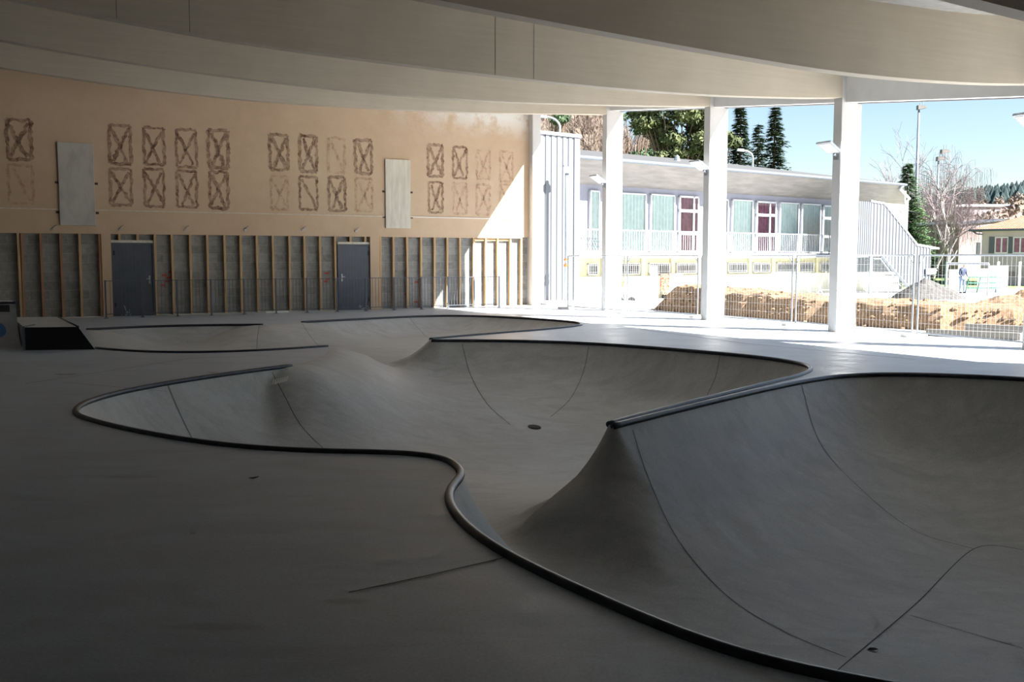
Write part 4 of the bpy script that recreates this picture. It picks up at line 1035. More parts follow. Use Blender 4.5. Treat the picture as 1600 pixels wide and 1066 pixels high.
Lb = 3.3; SFx = Frame(tuple(np.array(ST.w(0, 0, 0)[:2])-ST.n*Lb), tuple(ST.n))
s1343, _ = sp_(1343, 317)
BF = Frame(ST.w(0, 0, 0)[:2], SP.d); 
m = MB(); sl = BF.at(1341, 317)[0]
corr_face(m, BF, sl-1.6, -.02, 0, bz_[0], tz[0]-.02, .20, .03); m.build('left_cladding', M_clad, st)
m = MB(); m.fbox(BF, sl-1.6, 0, -.1, -.04, bz_[0], tz[0]-.05); m.fbox(BF, sl-1.6, .1, -3.2, 0, bz_[0]-.12, bz_[0]); m.build('landing', M_clad, st)
for q in (ST.w(.0, .05, 0), BF.w(sl-1.4, 0, 0)):
    m = MB(); m.box(q[0]-.08, q[0]+.08, q[1]-.08, q[1]+.08, -.5, bz_[0]); m.build('support_post', M_pole, st)
m = MB(); m.tube([ST.w(bx_[1], .03, bz_[1]-.05), ST.w(bx_[2], .03, bz_[2]-.05)], .09, 4); m.tube([ST.w(.25, .03, bz_[0]-.2), ST.w(bx_[1]-.1, .03, bz_[1]-.2), ST.w(bx_[2]-.7, .03, -.0)], .04, 6); m.build('stringer', M_galv, st)
m = MB(); m.prism([ST.w(tx[2]-.1, .05, tz[2]-.0), ST.w(sE+.75, .05, tz[3]-.1), ST.w(sE+.75, .05, tz[3]+.0), ST.w(tx[2]-.1, .05, tz[2]+.12)], np.array(ST.w(0, -1.6, 0))-np.array(ST.w(0, 0, 0))); m.build('canopy', M_alu, st)
m = MB(); s_, z_ = sp_(1449, 420, .1); m.fbox(ST, s_-.1, s_+.75, .05, .12, z_-.32, z_+.02); m.build('letter_box', M_alu, st)
# steps
m = MB()
for k in range(12):
    f = k/11; s = bx_[1]+(bx_[2]-bx_[1])*f; z = bz_[1]+(bz_[2]-bz_[1])*f; m.fbox(ST, s, s+.32, -1.5, -.15, z-.0, z+.05)
m.build('steps', M_galv, st)
# bars in front of the void
m = MB(); k = .15
while k < bx_[2]: 
    zt_ = float(np.interp(k, bx_, bz_))-.1; m.fbox(ST, k-.012, k+.012, -.3, -.28, -.4, max(-.3, min(zt_, .62))); k += .9
m.fbox(ST, 0, bx_[2]*.8, -.31, -.27, .58, .63); m.build('lower_guard', M_alu, st)
m = MB(); m.fbox(SP, bs1-.5, sEnd, WO, WO+.03, -.4, 1.7); m.build('void_shade_sheet', M_dark, st)  # flat dark sheet standing in for the shade under the stair

# ------------------------------------------------------------------ site clutter
def at_ground(u, v, z=-.38): return onfloor(u, v, z)
# graffiti container cart
A = at_ground(1046, 467); B = at_ground(1080, 468); d = (B-A)[:2]; L = float(np.linalg.norm(d)); GF = Frame(tuple(A[:2]), (.9, .43))
ct = thing('graffiti_container', 'painted red and white wheeled container beside the earth heap', 'container', GF.w(.7, -.4, -.38))
_, zt = GF.at(1046, 428); h = zt
m = MB(); m.fbox(GF, 0, .45, -.8, 0, -.2, h); m.build('red_end', M_graff, ct)
m = MB(); m.prism([GF.w(.45, 0, -.2), GF.w(1.55, 0, -.2), GF.w(1.75, 0, h*.5), GF.w(1.0, 0, h*.8), GF.w(.6, 0, h*1.03), GF.w(.45, 0, h)], np.array(GF.w(0, -.8, 0))-np.array(GF.w(0, 0, 0))); m.build('white_body', M_graff2, ct)
m = MB(); q = np.array(GF.w(.23, .012, h*.25)); g3 = np.array([GF.d[0], GF.d[1], 0]); P = [q+(g3*math.cos(a)+np.array([0,0,1])*math.sin(a))*.19 for a in np.linspace(0, 2*math.pi, 17)[:-1]]; m.prism(P, np.array([GF.n[0], GF.n[1], 0])*.01); m.build('blue_disc', M_pole, ct)
for s in (.1, .42, 1.0, 1.3):
    m = MB(); q = np.array(GF.w(s, .0, -.29)); m.tube([q, q-np.array([GF.n[0], GF.n[1], 0])*.7], .09, 10); m.build('wheel', M_rubber, ct)
# roller / barrow with orange cover
q = at_ground(975, 475)
wb = thing('site_barrow', 'small wheeled site barrow with an orange cloth by the second column', 'barrow', tuple(q))
m = MB(); m.box(q[0]-.35, q[0]+.35, q[1]-.3, q[1]+.3, q[2]+.15, q[2]+.42); m.build('tray', M_galv, wb, bevel=.04)
for dx in (-.22, .3):
    m = MB(); m.tube([(q[0]+dx, q[1]-.34, q[2]+.16), (q[0]+dx, q[1]-.22, q[2]+.16)], .16, 14); m.build('wheel', M_rubber, wb)
m = MB(); m.tube([(q[0]-.2, q[1], q[2]+.4), (q[0]-.26, q[1], q[2]+.95)], .02, 6); m.tube([(q[0]+.1, q[1], q[2]+.4), (q[0]-.02, q[1], q[2]+.95)], .02, 6); m.build('handle', M_orange, wb)
m = MB(); m.prism([(q[0]-.28, q[1]-.05, q[2]+.42), (q[0]-.12, q[1]-.05, q[2]+.5), (q[0]-.02, q[1]-.05, q[2]+1.0), (q[0]-.12, q[1]-.05, q[2]+.98)], (0, .05, 0)); m.build('orange_cloth', M_orange, wb)
# white metal goals / frames behind the mound
def goal(u0, v0, u1, v1, h, dpt, lab):
    A = onfloor(u0, v0, -.38); B = onfloor(u1, v1, -.38); d = (B-A)[:2]; L = float(np.linalg.norm(d)); F = Frame(tuple(A[:2]), tuple(d)); z0 = gz(A[0], A[1])
    t = thing('folded_goal', lab, 'goal', F.w(L/2, 0, z0), group='white goal frames'); m = MB()
    r_ = .055
    for s in (0, L): m.tube([F.w(s, 0, z0), F.w(s, 0, z0+h)], r_, 8); m.tube([F.w(s, 0, z0+h), F.w(s, -dpt, z0+.05)], .03, 6); m.tube([F.w(s, 0, z0+.05), F.w(s, -dpt, z0+.05)], .03, 6)
    m.build('side_frames', M_alu, t)
    m = MB(); m.tube([F.w(0, 0, z0+h), F.w(L, 0, z0+h)], .07, 8); m.tube([F.w(0, -dpt, z0+.05), F.w(L, -dpt, z0+.05)], .03, 6); m.build('crossbar', M_alu, t)
    m = MB(); nn_ = int(L/.14)
    for k in range(nn_): m.tube([F.w(L*k/nn_, 0, z0+h), F.w(L*k/nn_, -dpt, z0+.05)], .004, 3, caps=False)
    for k in range(1, 8): m.tube([F.w(0, -dpt*k/8, z0+h*(1-k/8)), F.w(L, -dpt*k/8, z0+h*(1-k/8))], .004, 3, caps=False)
    m.build('net', M_net, t)
goal(1205, 466, 1265, 469, 1.25, 1.1, 'white goal frame lying behind the mound, right one')
goal(1168, 462, 1225, 464, .85, .9, 'lower white goal frame behind the mound, left one')
q = at_ground(1288, 470)
tr_ = thing('lattice_stand', 'white tubular trestle stand behind the mound beside the broad column', 'stand', tuple(q))
m = MB(); m.tube([(q[0]-.45, q[1], q[2]), (q[0]+.05, q[1], q[2]+1.35), (q[0]+.5, q[1], q[2])], .03, 6); m.tube([(q[0]-.3, q[1]+.5, q[2]), (q[0]+.05, q[1], q[2]+1.35)], .03, 6); m.tube([(q[0]-.25, q[1], q[2]+.5), (q[0]+.3, q[1], q[2]+.5)], .025, 6); m.build('tube_legs', M_alu, tr_)
m = MB(); m.box(q[0]-.5, q[0]+.55, q[1]-.1, q[1]+.1, q[2], q[2]+.06); m.build('base_bar', M_alu, tr_)
q = at_ground(1270, 470); m = MB()
m.grid(lambda a, b: (q[0]+(a-.5)*1.0, q[1]+(b-.5)*.5, q[2]+.36*math.sin(math.pi*a)*math.sin(math.pi*b)*(1+.3*math.sin(9*a))), 14, 8); o = m.build('orange_net_bundle', M_orange, loc=tuple(q), smooth=True); tag(o, 'bundle of orange netting behind the mound left of the trestle', 'netting')

# gate frame, boards, green rack, person (right, beyond the mound)
A = onfloor(1478, 461, -.38); B = onfloor(1543, 463, -.38); d = (B-A)[:2]; L = float(np.linalg.norm(d)); F = Frame(tuple(A[:2]), tuple(d)); _, zt = F.at(1480, 412); z0 = -.4
gt = thing('white_goal_post', 'white tubular goal frame standing around the worker', 'goal', F.w(L/2, 0, z0))
for s in (0, L):
    m = MB(); m.tube([F.w(s, 0, z0), F.w(s, 0, zt)], .05, 8); m.build('post', M_alu, gt)
m = MB(); m.tube([F.w(0, 0, zt), F.w(L, 0, zt)], .06, 8); m.build('crossbar', M_alu, gt)
m = MB(); m.fbox(F, -.12, -.05, -.1, -.02, z0, zt+.1); m.build('green_post', M_greenmetal, gt)
PVF = Frame(onfloor(1500, 458, -.38)[:2], (1, .12)); zb = -.4
for k, (u0, u1, v0, v1, mt, lab) in enumerate(((1483,1500,421,456,M_paving,'grey upright slab left of the worker'), (1528,1552,420,455,M_graff2,'white and pink painted board behind the green rack'), (1545,1576,415,457,M_alu,'large white board at the right end of the green rack'))):
    s0, z1 = PVF.at(u0, v0, -1.2); s1, _ = PVF.at(u1, v0, -1.2); m = MB(); m.fbox(PVF, s0, s1, -1.25, -1.2, zb, z1); o = m.build('board_panel', mt, loc=PVF.w(s0, -1.2, zb)); tag(o, lab, 'board', 'boards in the site yard')
gr = thing('green_rack', 'green steel rack of rails beside the worker', 'rack', PVF.w(1.5, -.5, zb))
s0, z1 = PVF.at(1513, 433, -.5); s1, _ = PVF.at(1563, 433, -.5)
for zz3 in (z1, z1-.33, z1-.62):
    m = MB(); m.fbox(PVF, s0, s1, -.53, -.47, zz3-.05, zz3+.03); m.build('rail', M_greenmetal, gr)
for s in (s0+.05, s0+.75, s1-.08):
    m = MB(); m.tube([PVF.w(s-.2, -.5, zb), PVF.w(s, -.5, z1)], .04, 6); m.build('post', M_greenmetal, gr)
q = onfloor(1545, 466, -.4); m = MB(); m.quad((q[0]-5, q[1]-3.5, -.375), (q[0]+4, q[1]-2.5, -.375), (q[0]+5, q[1]+9, -.375), (q[0]-5, q[1]+9, -.375)); o = m.build('paved_yard', M_paving); tag(o, kind='structure')
for k, (u, v0) in enumerate(((1560, 409), (1594, 409))):
    s, z1 = PVF.at(u, v0, .8); m = MB(); m.fbox(PVF, s-.05, s+.05, .75, .85, zb, z1); o = m.build('timber_post', M_slab, loc=PVF.w(s, .8, zb)); tag(o, ['pale post in front of the white board', 'pale post near the right picture edge'][k], 'post', 'pale posts in the yard')
# person
def skin_mesh(name, nodes, edges, mt, parent, sub=2):
    me = bpy.data.meshes.new(name); me.from_pydata([n_[:3] for n_ in nodes], edges, []); o = bpy.data.objects.new(name, me); COL.objects.link(o)
    me.materials.append(mt); o.parent = parent
    sk = o.modifiers.new('skin', 'SKIN'); sk.use_smooth_shade = True
    for i, n_ in enumerate(nodes):
        me.skin_vertices[0].data[i].radius = (n_[3], n_[4] if len(n_) > 4 else n_[3])
    me.skin_vertices[0].data[0].use_root = True
    s = o.modifiers.new('sub', 'SUBSURF'); s.levels = sub; s.render_levels = sub
    return o
q = onfloor(1503, 458.5, -.38)
pr = thing('person', 'person in dark blue jacket and pale jeans standing by the green rack, head bent', 'person', tuple(q), R(20))
jn = [(0,0,.92,.15,.11),(-.10,0,.86,.095),(-.12,-.02,.50,.07),(-.13,.03,.10,.05),(.10,0,.86,.095),(.12,-.03,.50,.07),(.13,.0,.10,.05)]
skin_mesh('jeans', jn, [(0,1),(1,2),(2,3),(0,4),(4,5),(5,6)], M_jeans, pr)
bd = [(0,0,.94,.14,.11),(0,.0,1.15,.15,.11),(-.02,-.04,1.36,.17,.12),(-.19,-.04,1.36,.07),(-.25,-.03,1.12,.055),(-.20,-.16,.93,.045),(.16,-.04,1.36,.07),(.23,-.04,1.12,.055),(.18,-.18,.95,.045),(-.02,-.06,1.45,.07)]
body = skin_mesh('jacket', bd, [(0,1),(1,2),(2,3),(3,4),(4,5),(2,6),(6,7),(7,8),(2,9)], M_jacket, pr)
hd = [(-.03,-.09,1.45,.05),(-.03,-.11,1.53,.075,.085),(-.03,-.13,1.62,.085,.10),(-.03,-.12,1.70,.06,.075)]
skin_mesh('head', hd, [(0,1),(1,2),(2,3)], M_skin, pr)
hr = [(-.03,-.09,1.60,.085,.09),(-.03,-.10,1.68,.085,.10),(-.03,-.10,1.72,.06,.07)]
skin_mesh('hair', hr, [(0,1),(1,2)], M_hair, pr)
for sx_ in (-.20, .18):
    hn = [(sx_,-.17,.93,.035),(sx_,-.20,.89,.035,.02)]; ed = [(0,1)]
    for k in range(4): hn += [(sx_-.03+.02*k,-.22,.85,.010),(sx_-.03+.02*k,-.235,.82-.005*abs(k-1.5),.008)]; ed += [(1, 2+2*k), (2+2*k, 3+2*k)]
    hn += [(sx_+(.04 if sx_ < 0 else -.04),-.21,.90,.011),(sx_+(.05 if sx_ < 0 else -.05),-.235,.875,.009)]; ed += [(1, 10), (10, 11)]
    skin_mesh('hand', hn, ed, M_skin, pr, 1)
for sx_ in (-.13, .13):
    skin_mesh('shoe', [(sx_,.05,.05,.045),(sx_,-.08,.04,.045,.035),(sx_,-.17,.03,.035,.025)], [(0,1),(1,2)], M_rubber, pr, 1)

# ------------------------------------------------------------------ house with tiled roof, right
HF = Frame(onfloor(1531, 449, -.6)[:2]*1.0, (.75, -.66))
_, he = HF.at(1540, 360); 
hs = thing('tiled_house', 'grey house with orange tiled hip roof at the right picture edge', 'house', HF.w(6, -4, -.6))
m = MB(); m.fbox(HF, 0, 14, -9, 0, -.8, he-.05); m.build('walls', M_housewall, hs)
ov_ = .7; e0 = HF.w(-ov_, ov_, he); e1 = HF.w(14+ov_, ov_, he); b0 = HF.w(-ov_, -9-ov_, he); b1 = HF.w(14+ov_, -9-ov_, he); r0 = HF.w(4.4, -4.5, he+1.9); r1 = HF.w(10, -4.5, he+1.9)
m = MB(); m.quad(e0, e1, r1, r0); m.tri(b0, e0, r0); m.quad(b1, b0, r0, r1); m.tri(e1, b1, r1); m.build('tiled_roof', M_tile, hs)
m = MB(); m.quad(e0, b0, b1, e1); m.build('eaves_soffit', M_housewall, hs)
m = MB(); m.tube([np.array(b0), np.array(e0), np.array(e1)], .09, 6); m.tube([HF.w(-.5, .6, he-.05), HF.w(-.3, .3, he-.25), HF.w(0.05, .1, he-.3)], .05, 6); m.build('gutter', M_shutter, hs)
for (u0, u1, v0, v1) in ((1555.5,1576,371,395),(1584,1606,371,395)):
    s0, z1 = HF.at(u0, v0); s1, _ = HF.at(u1, v0); _, z0 = HF.at(u0, v1); m = MB()
    for a, b in ((s0, s0+.06), (s1-.06, s1), ((s0+s1)/2-.05, (s0+s1)/2+.05)): m.fbox(HF, a, b, 0, .08, z0, z1)
    m.fbox(HF, s0, s1, 0, .08, z0-.06, z0+.03); m.fbox(HF, s0, s1, 0, .08, z1-.05, z1+.03); w_ = m.build('window', M_alu, hs)
    m = MB(); m.fbox(HF, s0, s1, 0.0, .02, z0, z1); m.build('dark_backing', M_dark, w_)
    wavy(HF, s0+.06, s1-.06, .04, z0, z1, .015).build('curtain', M_plum, w_)
    m = MB(); m.fbox(HF, s0-.42, s0-.08, .01, .06, z0-.05, z1+.05); m.build('shutter', M_shutter, hs)
s0, z1 = HF.at(1573, 424); s1, z0 = HF.at(1585, 432); m = MB(); m.fbox(HF, s0, s1, 0, .05, z0, z1); m.build('cellar_window', M_housewall2, hs)
# mauve shed building between
BFr = Frame(onfloor(1496, 441, -.6)[:2], (.9, .43)); s1, z1 = BFr.at(1532, 344); _, zl_ = BFr.at(1497, 352)
mh = thing('mauve_building', 'plain mauve brown building left of the tiled house', 'building', BFr.w(2, -3, -.6))
m = MB(); m.prism([BFr.w(0, 0, -.8), BFr.w(s1+3, 0, -.8), BFr.w(s1+3, 0, z1), BFr.w(0, 0, zl_)], np.array(BFr.w(0, -8, 0))-np.array(BFr.w(0, 0, 0))); m.build('walls', M_housewall2, mh)
m = MB(); m.prism([BFr.w(-.3, .2, zl_), BFr.w(s1+3, .2, z1), BFr.w(s1+3, .2, z1+.15), BFr.w(-.3, .2, zl_+.15)], np.array(BFr.w(0, -8.4, 0))-np.array(BFr.w(0, 0, 0))); m.build('flat_roof', M_shutter, mh)
s0, z1 = BFr.at(1526, 379); s1, z0 = BFr.at(1531, 397); m = MB(); m.fbox(BFr, s0, s1, 0, .05, z0, z1); m.build('window', M_dark, mh)
# hedge
r2 = random.Random(11)
def leafcloud(m, c, r, n_, size, rr=r2):
    for k in range(n_):
        v = np.array([rr.gauss(0,1), rr.gauss(0,1), rr.gauss(0,1)]); v /= np.linalg.norm(v)+1e-9; p = np.array(c)+v*np.array(r)*(rr.random()**.33)
        a = np.array([rr.gauss(0,1), rr.gauss(0,1), rr.gauss(0,1)]); a /= np.linalg.norm(a); b = np.cross(a, v); b /= np.linalg.norm(b)+1e-9
        s = size*rr.uniform(.6, 1.3); m.tri(p-a*s, p+b*s*.7, p+a*s)
h0 = onfloor(1462, 440, -.5); h1 = h0+np.array([16, 6, 0]); m = MB()
for k in range(40):
    f = k/39; c = h0+(h1-h0)*f; leafcloud(m, (c[0], c[1]+4, c[2]+1.7+.15*math.sin(k)), (.45, .45, .55), 110, .12)
m.box(h0[0], h0[0]+.01, h0[1]+4, h0[1]+4.01, -.6, 1)
o = m.build('clipped_hedge', M_hedge, loc=tuple((h0+h1)/2+np.array([0,4,0]))); tag(o, 'low clipped green hedge behind the stair tower and yard', 'hedge')

# ------------------------------------------------------------------ trees
def conifer(name, base, h, rad, mt, label, seed, lev=26, droop=.25, blade=.35, br=9, bare=.08):
    rr = random.Random(seed); t = thing(name, label, 'tree', tuple(base)); b = np.array(base, float)
    m = MB(); m.tube([b, b+np.array([0,0,h*.5]), b+np.array([0,0,h*.98])], [h*.018, h*.011, .02], 8); m.build('trunk', M_bark, t)
    m = MB()
    for i in range(lev):
        f = bare+(1-bare)*i/lev; z = h*f; L = rad*(1-f)**.85*rr.uniform(.8, 1.12)+.12
        for k in range(max(6, int(br*(.5+.9*(1-f))))):
            an = rr.uniform(0, 2*math.pi); l = L*rr.uniform(.55, 1.12); dr_ = -droop*l*rr.uniform(.5, 1.2)
            st_ = b+np.array([0, 0, z]); d_ = np.array([math.cos(an), math.sin(an), 0]); sd_ = np.array([-d_[1], d_[0], 0])
            ns = max(4, int(l/(blade*.42)))
            for q_ in range(1, ns+1):
                g_ = q_/ns; c = st_+d_*l*g_+np.array([0, 0, dr_*g_*g_+rr.uniform(-.06,.06)]); wv = blade*(1.15-g_*.6)*rr.uniform(.7, 1.2)
                for sg in (-1, 1):
                    tip = c+sd_*sg*wv+d_*wv*.55+np.array([0, 0, rr.uniform(-.22, .05)*wv*1.5]); m.tri(c-d_*wv*.22, c+d_*wv*.38, tip)
                m.tri(c+sd_*wv*.2, c-sd_*wv*.2, c+d_*wv*.9+np.array([0,0,-.15*wv]))
    m.tri(b+np.array([-.1,0,h*.93]), b+np.array([.1,0,h*.93]), b+np.array([0,0,h*1.01]))
    m.build('foliage', mt, t); return t
def gp(u, dist, z=-.4): 
    r = ray(u, 402); return np.array([r[0]/r[1]*dist, dist, z])
def hgt(v, dist): return EYE+(402-v)/FPX*dist
conifer('conifer_tree', gp(1153, 86), hgt(166, 86)+.4, 3.0, M_conifer, 'dark conifer rising left of its taller twin above the school roof', 21, 64, blade=.62, br=16)
conifer('conifer_tree', gp(1206, 88), hgt(170, 88)+.4, 3.4, M_conifer, 'tall dark conifer with pointed top above the middle of the school roof', 22, 66, blade=.62, br=16)
conifer('conifer_tree', gp(1181, 100), hgt(196, 100)+.4, 3.4, M_conifer, 'shorter dark conifer between the two pointed ones', 25, 56, blade=.62, br=15)
conifer('spruce_tree', gp(1414, 78), hgt(256, 78)+.4, 3.3, M_spruce, 'fresh green spruce standing behind the right end of the school', 23, 56, droop=.35, blade=.5, br=16)
def broad(name, base, h, blobs, mt, label, seed, size=.22, dens=420):
    rr = random.Random(seed); t = thing(name, label, 'tree', tuple(base)); b = np.array(base, float)
    m = MB(); m.tube([b, b+np.array([.1,0,h*.4]), b+np.array([0,0,h*.85])], [h*.028, h*.02, .06], 8)
    for (dx, dy, dz, r_) in blobs: m.tube([b+np.array([0,0,h*.45]), b+np.array([dx*.5, dy*.5, (h*.45+dz)/2]), b+np.array([dx, dy, dz])], [.12, .08, .03], 5)
    m.build('trunk', M_bark, t); m = MB()
    for (dx, dy, dz, r_) in blobs: leafcloud(m, b+np.array([dx, dy, dz]), (r_, r_, r_*.6), int(dens*r_*r_), size, rr)
    m.build('foliage', mt, t); return t
rb_ = random.Random(4)
def mkblobs(w, z0, z1, n_, r0, r1, cx=0): return [(cx+rb_.uniform(-w, w), rb_.uniform(-w, w)*.6, rb_.uniform(z0, z1), rb_.uniform(r0, r1)) for _ in range(n_)]
D1 = 82
broad('cedar_tree', gp(1052, D1), 14, mkblobs(3.0, 6.5, 14.5, 36, .8, 1.6)+[(2.4,0,8,1.5),(2.7,0,10,1.4),(1.5,0,7.3,1.6),(-1,0,8,1.5),(.5,-1,13.5,1.6),(2.6,0,13,1.3)], M_olive, 'broad dark olive evergreen filling the gap behind the third column', 31, .24, 330)
broad('cedar_tree', gp(990, D1+6), 14, mkblobs(1.6, 9.6, 14.5, 9, .5, 1.0), M_conifer, 'dark evergreen branches at the top right of the second column', 32, .2, 300)
broad('cedar_tree', gp(1118, D1+4), 12, mkblobs(1.5, 7.5, 12.8, 14, .6, 1.1), M_olive, 'olive evergreen just right of the third column', 33, .22, 320)
broad('cedar_tree', gp(872, D1+10), 17, mkblobs(1.1, 13.5, 17.5, 9, .5, .9), M_conifer, 'small dark evergreen patch above the corrugated volume', 34, .2, 300)
def bare(name, base, h, mt, label, seed, spread=.5, depth_=5, weep=0, lean=(0,0), r0=None, twigr=.006, nb=3):
    rr = random.Random(seed); t = thing(name, label, 'tree', tuple(base)) if label else None; m = MB(); tw_ = MB()
    def grow(p, d_, L, r_, dep_):
        n_ = 3; pts_ = [p]; q_ = p; dd_ = d_
        for k in range(n_):
            dd_ = dd_+np.array([rr.gauss(0,.12), rr.gauss(0,.12), rr.gauss(0,.06)+(.05 if dep_ > 1 else -weep)]); dd_ = dd_/np.linalg.norm(dd_); q_ = q_+dd_*L/n_; pts_.append(q_)
        tgt = m if r_ > .035 else tw_
        tgt.tube(pts_, [max(twigr, r_*(1-.35*k/n_)) for k in range(n_+1)], 6 if r_ > .05 else 3, caps=False)
        if dep_ <= 0:
            if weep:
                for k in range(3):
                    e_ = pts_[rr.randrange(1, 4)]; l_ = rr.uniform(.8, 1.9)*h*.09; tw_.tube([e_, e_+np.array([rr.uniform(-.12,.12), rr.uniform(-.12,.12), -l_*.4]), e_+np.array([rr.uniform(-.2,.2), rr.uniform(-.2,.2), -l_])], twigr, 3, caps=False)
            return
        for k in range(nb if dep_ < depth_ else nb+2):
            a = rr.uniform(0, 2*math.pi); sp = spread*rr.uniform(.6, 1.3); e_ = pts_[rr.randrange(1, n_+1)]
            nd_ = dd_+np.array([math.cos(a)*sp, math.sin(a)*sp, rr.uniform(-.1, .25)]); nd_ = nd_/np.linalg.norm(nd_)
            grow(e_, nd_, L*rr.uniform(.6, .8), r_*rr.uniform(.5, .65), dep_-1)
    b = np.array(base, float); d0 = np.array([lean[0], lean[1], 1.]); d0 /= np.linalg.norm(d0)
    grow(b, d0, h*.34, r0 or h*.014, depth_)
    if t is None: return m, tw_
    m.build('trunk', mt, t); tw_.build('twigs', M_twig2 if weep else M_twig2, t); return t
bare('birch_tree', gp(1458, 85), 12.6, M_birch, 'tall bare birch with pale trunk and drooping twigs', 43, .55, 5, .22, (.12, 0), .16, .006, 3)
bare('birch_tree', gp(1478, 89), 12.4, M_birch, 'slimmer bare birch leaning right beside the tall one', 45, .6, 5, .25, (.22, 0), .12, .006, 3)
bare('bare_tree', gp(1408, 104), 15.5, M_twig2, 'mauve leafless tree behind the spruce and floodlight mast', 47, .45, 5, 0, (0,0), .14, .010, 3)
bare('bare_tree', gp(1234, 104), 11.5, M_twig2, 'low leafless tree at the right of the pointed conifers', 49, .45, 5, 0, (0,0), .12, .010, 3)
for k, (u, D_, h_) in enumerate(((1478,92,7.5),(1503,98,7.5),(1520,110,8),(1450,95,8))):
    bare('bare_tree', gp(u, D_), h_, M_twig, ['leafless brown tree behind the birch trunk','leafless brown tree above the mauve building','leafless brown tree left of the tiled roof','leafless brown tree right of the spruce'][k], 60+k, .5, 5, 0, (0,0), .13, .014, 3)

# wooded bank behind the school (left) : terrain + countless bare stems
m = MB()
def bank(a, b):
    y = 92+58*b; u = -.08+.36*a; x = u*y; top = float(np.interp(u, [-.3,.05,.09,.115,.15,.18,.205,.22], [29,28,24,16,16,11,6,2]))*(b**.8)
    return (x, y, -.5+top+mn.noise(Vector((x*.15, y*.15, 3)))*1.2*b)
m.grid(bank, 60, 30); o = m.build('wooded_bank', M_bank, smooth=True); tag(o, kind='structure')
pm, ptw = None, MB()
for k in range(14):
    a_, b_ = bare('x', (0,0,0), 6.5, None, None, 100+k, .35, 4, 0, (0,0), .08, .014, 3); b_.v += []; n0 = len(a_.v)
    a_.f += [tuple(i+n0 for i in f) for f in b_.f]; a_.v += b_.v; V_ = np.array(a_.v)
    for j in range(14):
        u_ = random.Random(k*20+j); a1 = u_.uniform(.30, .80); b1 = u_.uniform(.1, .98); p_ = np.array(bank(a1, b1)); n1 = len(ptw.v); an = u_.uniform(0, 6.28); c_, s_ = math.cos(an), math.sin(an)
        W_ = V_ @ np.array([[c_, s_, 0], [-s_, c_, 0], [0, 0, 1]])*u_.uniform(.8, 1.3)+p_
        ptw.v += [tuple(x) for x in W_]; ptw.f += [tuple(i+n1 for i in f) for f in a_.f]; ptw.m += [0]*len(a_.f)
o = ptw.build('bare_woodland', M_twig); tag(o, 'brown leafless woodland covering the bank above the school', 'woodland', kind='stuff')

# far hills on the right
def hill(a, b):
    x = 90+420*a; y = 230+330*b; u = x/y
    rid = np.interp(u, [.33, .40, .44, .49, .56, .8], [20, 24, 33, 36, 44, 60]); z = rid*(b**.75)
    return (x, y, -1+z+mn.noise(Vector((x*.02, y*.02, 5)))*2*b)
m = MB(); m.grid(hill, 60, 40); o = m.build('far_hill', M_field, smooth=True); tag(o, kind='structure')
m = MB(); rr = random.Random(77)
for k in range(2600):
    b = 1-rr.random()**1.3*.36; a = rr.random(); p_ = hill(a, b)
    if p_[0]/p_[1] < .405 or p_[0]/p_[1] > .75: continue
    h_ = rr.uniform(5, 8); r_ = rr.uniform(2, 3); m.lathe(p_, [(r_, -1), (r_*.9, h_*.3), (.15, h_)], 5)
o = m.build('ridge_forest', M_farforest); tag(o, 'distant dark conifer forest along the hill ridge', 'forest', kind='stuff')
m = MB()
for k in range(900):
    b = rr.uniform(0, .62); a = rr.random()*.8; p_ = hill(a, b); h_ = rr.uniform(2.5, 6); r_ = h_*.35
    leafcloud(m, (p_[0], p_[1], p_[2]+h_*.5), (r_, r_, h_*.5), 26, 1.0, rr)
o = m.build('hillside_scrub', M_twig); tag(o, 'brown leafless scrub on the lower far hillside', 'scrub', kind='stuff')
def farhouse(u, v, D_, w_, h_, mt, lab):
    r = ray(u, v); p_ = np.array([r[0]/r[1]*D_, D_, EYE+(402-v)/FPX*D_]); t = thing('farmhouse', lab, 'house', tuple(p_-np.array([0,0,h_+3])))
    m = MB(); m.box(p_[0]-w_, p_[0]+w_, p_[1]-5, p_[1]+5, p_[2]-h_-3, p_[2]); m.build('walls', mt, t)
    m = MB(); m.prism([(p_[0]-w_-.5, p_[1]-5.5, p_[2]), (p_[0]+w_+.5, p_[1]-5.5, p_[2]), (p_[0]+w_*.7, p_[1]-1, p_[2]+h_*.6), (p_[0]-w_*.7, p_[1]-1, p_[2]+h_*.6)], (0, 6, 0)); m.build('roof', M_slab if u < 1540 else M_pole, t)
farhouse(1523, 325, 330, 6.5, 1.6, M_housewall, 'white roofed farmhouse on the far hillside')
farhouse(1553, 324, 350, 6, 1.4, M_housewall2, 'bluish roofed barn right of the far farmhouse')
r = ray(1550, 345); 
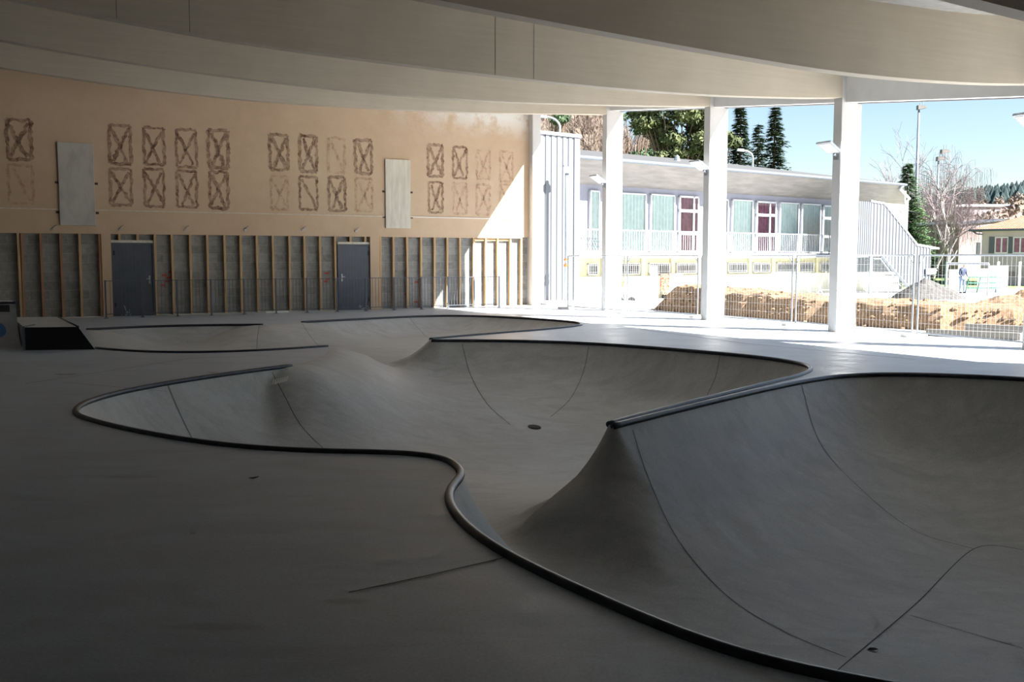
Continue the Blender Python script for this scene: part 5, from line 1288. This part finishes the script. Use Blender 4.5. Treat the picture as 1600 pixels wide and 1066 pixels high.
# ------------------------------------------------------------------ lamp masts
def mast(u, vtop, D_, r_, lab, heads):
    b = gp(u, D_); zt = hgt(vtop, D_); t = thing('floodlight_mast', lab, 'mast', tuple(b)); m = MB(); m.tube([b, (b[0], b[1], zt)], [r_*1.5, r_*.8], 10); m.build('pole', M_galv, t, smooth=True)
    for (dx, dz) in heads:
        m = MB(); m.hexa([(b[0]+dx-.25, b[1]-.25, zt+dz-.25), (b[0]+dx+.55, b[1]-.3, zt+dz-.1), (b[0]+dx+.55, b[1]+.3, zt+dz-.1), (b[0]+dx-.25, b[1]+.25, zt+dz-.25), (b[0]+dx-.25, b[1]-.25, zt+dz+.15), (b[0]+dx+.3, b[1]-.3, zt+dz+.15), (b[0]+dx+.3, b[1]+.3, zt+dz+.15), (b[0]+dx-.25, b[1]+.25, zt+dz+.15)]); m.build('lamp_head', M_soffit, t)
        m = MB(); m.tube([(b[0]+dx, b[1], zt+dz), (b[0]+dx, b[1], zt+dz+.6)], .03, 4); m.tube([(b[0]+dx+.25, b[1], zt+dz), (b[0]+dx+.25, b[1], zt+dz+.6)], .03, 4); m.build('bracket', M_galv, t)
mast(1428, 172, 92, .11, 'tall floodlight mast rising above the spruce', [(.1, 0)])
mast(1461, 250, 92, .09, 'shorter floodlight mast beside the birch with two lamp heads', [(.1, 0), (.45, .65)])
def street(u, v, D_, sgn_, sz, lab):
    b = gp(u, D_); zt = hgt(v, D_); t = thing('street_lamp', lab, 'lamp', tuple(b)); m = MB()
    P = [(b[0], b[1], -.4), (b[0], b[1], zt-.9*sz)]+[(b[0]+sgn_*(1-math.cos(a))*1.2*sz, b[1], zt-.9*sz+math.sin(a)*.9*sz) for a in np.linspace(.2, 1.5, 7)]; m.tube(P, .07, 8); m.build('pole', M_alu, t, smooth=True)
    e = P[-1]; m = MB(); m.hexa([(e[0], e[1]-.12, e[2]-.08), (e[0]+sgn_*.8*sz, e[1]-.16, e[2]-.02), (e[0]+sgn_*.8*sz, e[1]+.16, e[2]-.02), (e[0], e[1]+.12, e[2]-.08), (e[0], e[1]-.1, e[2]+.1), (e[0]+sgn_*.7*sz, e[1]-.12, e[2]+.12), (e[0]+sgn_*.7*sz, e[1]+.12, e[2]+.12), (e[0], e[1]+.1, e[2]+.1)]); m.build('lamp_head', M_alu, t)
street(874, 187, 64, -1, .75, 'white curved street lamp above the corrugated volume')
street(1173, 238, 66, -1, .55, 'white curved street lamp above the school roof')

# ------------------------------------------------------------------ light
w = bpy.data.worlds.new('world'); scn.world = w; w.use_nodes = True; nt = w.node_tree; bg = nt.nodes['Background']
sky = nt.nodes.new('ShaderNodeTexSky'); sky.sky_type = 'NISHITA'; sky.sun_disc = False; sky.sun_elevation = R(39.3)
sun_dir = np.array([.885, -.395]); sun_dir /= np.linalg.norm(sun_dir)
sky.sun_rotation = math.atan2(sun_dir[0], sun_dir[1]); sky.altitude = 600; sky.air_density = 1.0; sky.dust_density = .8
nt.links.new(sky.outputs[0], bg.inputs[0]); bg.inputs['Strength'].default_value = .060
sd_ = bpy.data.lights.new('sun', 'SUN'); sd_.energy = 9.2; sd_.angle = R(.53); sd_.color = (1, .975, .94)
so = bpy.data.objects.new('sun', sd_); COL.objects.link(so)
el_ = R(39.3); tow = Vector((sun_dir[0]*math.cos(el_), sun_dir[1]*math.cos(el_), math.sin(el_)))
so.rotation_euler = tow.to_track_quat('Z', 'Y').to_euler(); so.location = (60, -30, 60)
vs = scn.view_settings; vs.view_transform = 'Standard'; vs.look = 'None'; vs.gamma = 1; vs.use_curve_mapping = False; vs.exposure = 1.78
scn.cycles.diffuse_bounces = 8; scn.cycles.max_bounces = 14
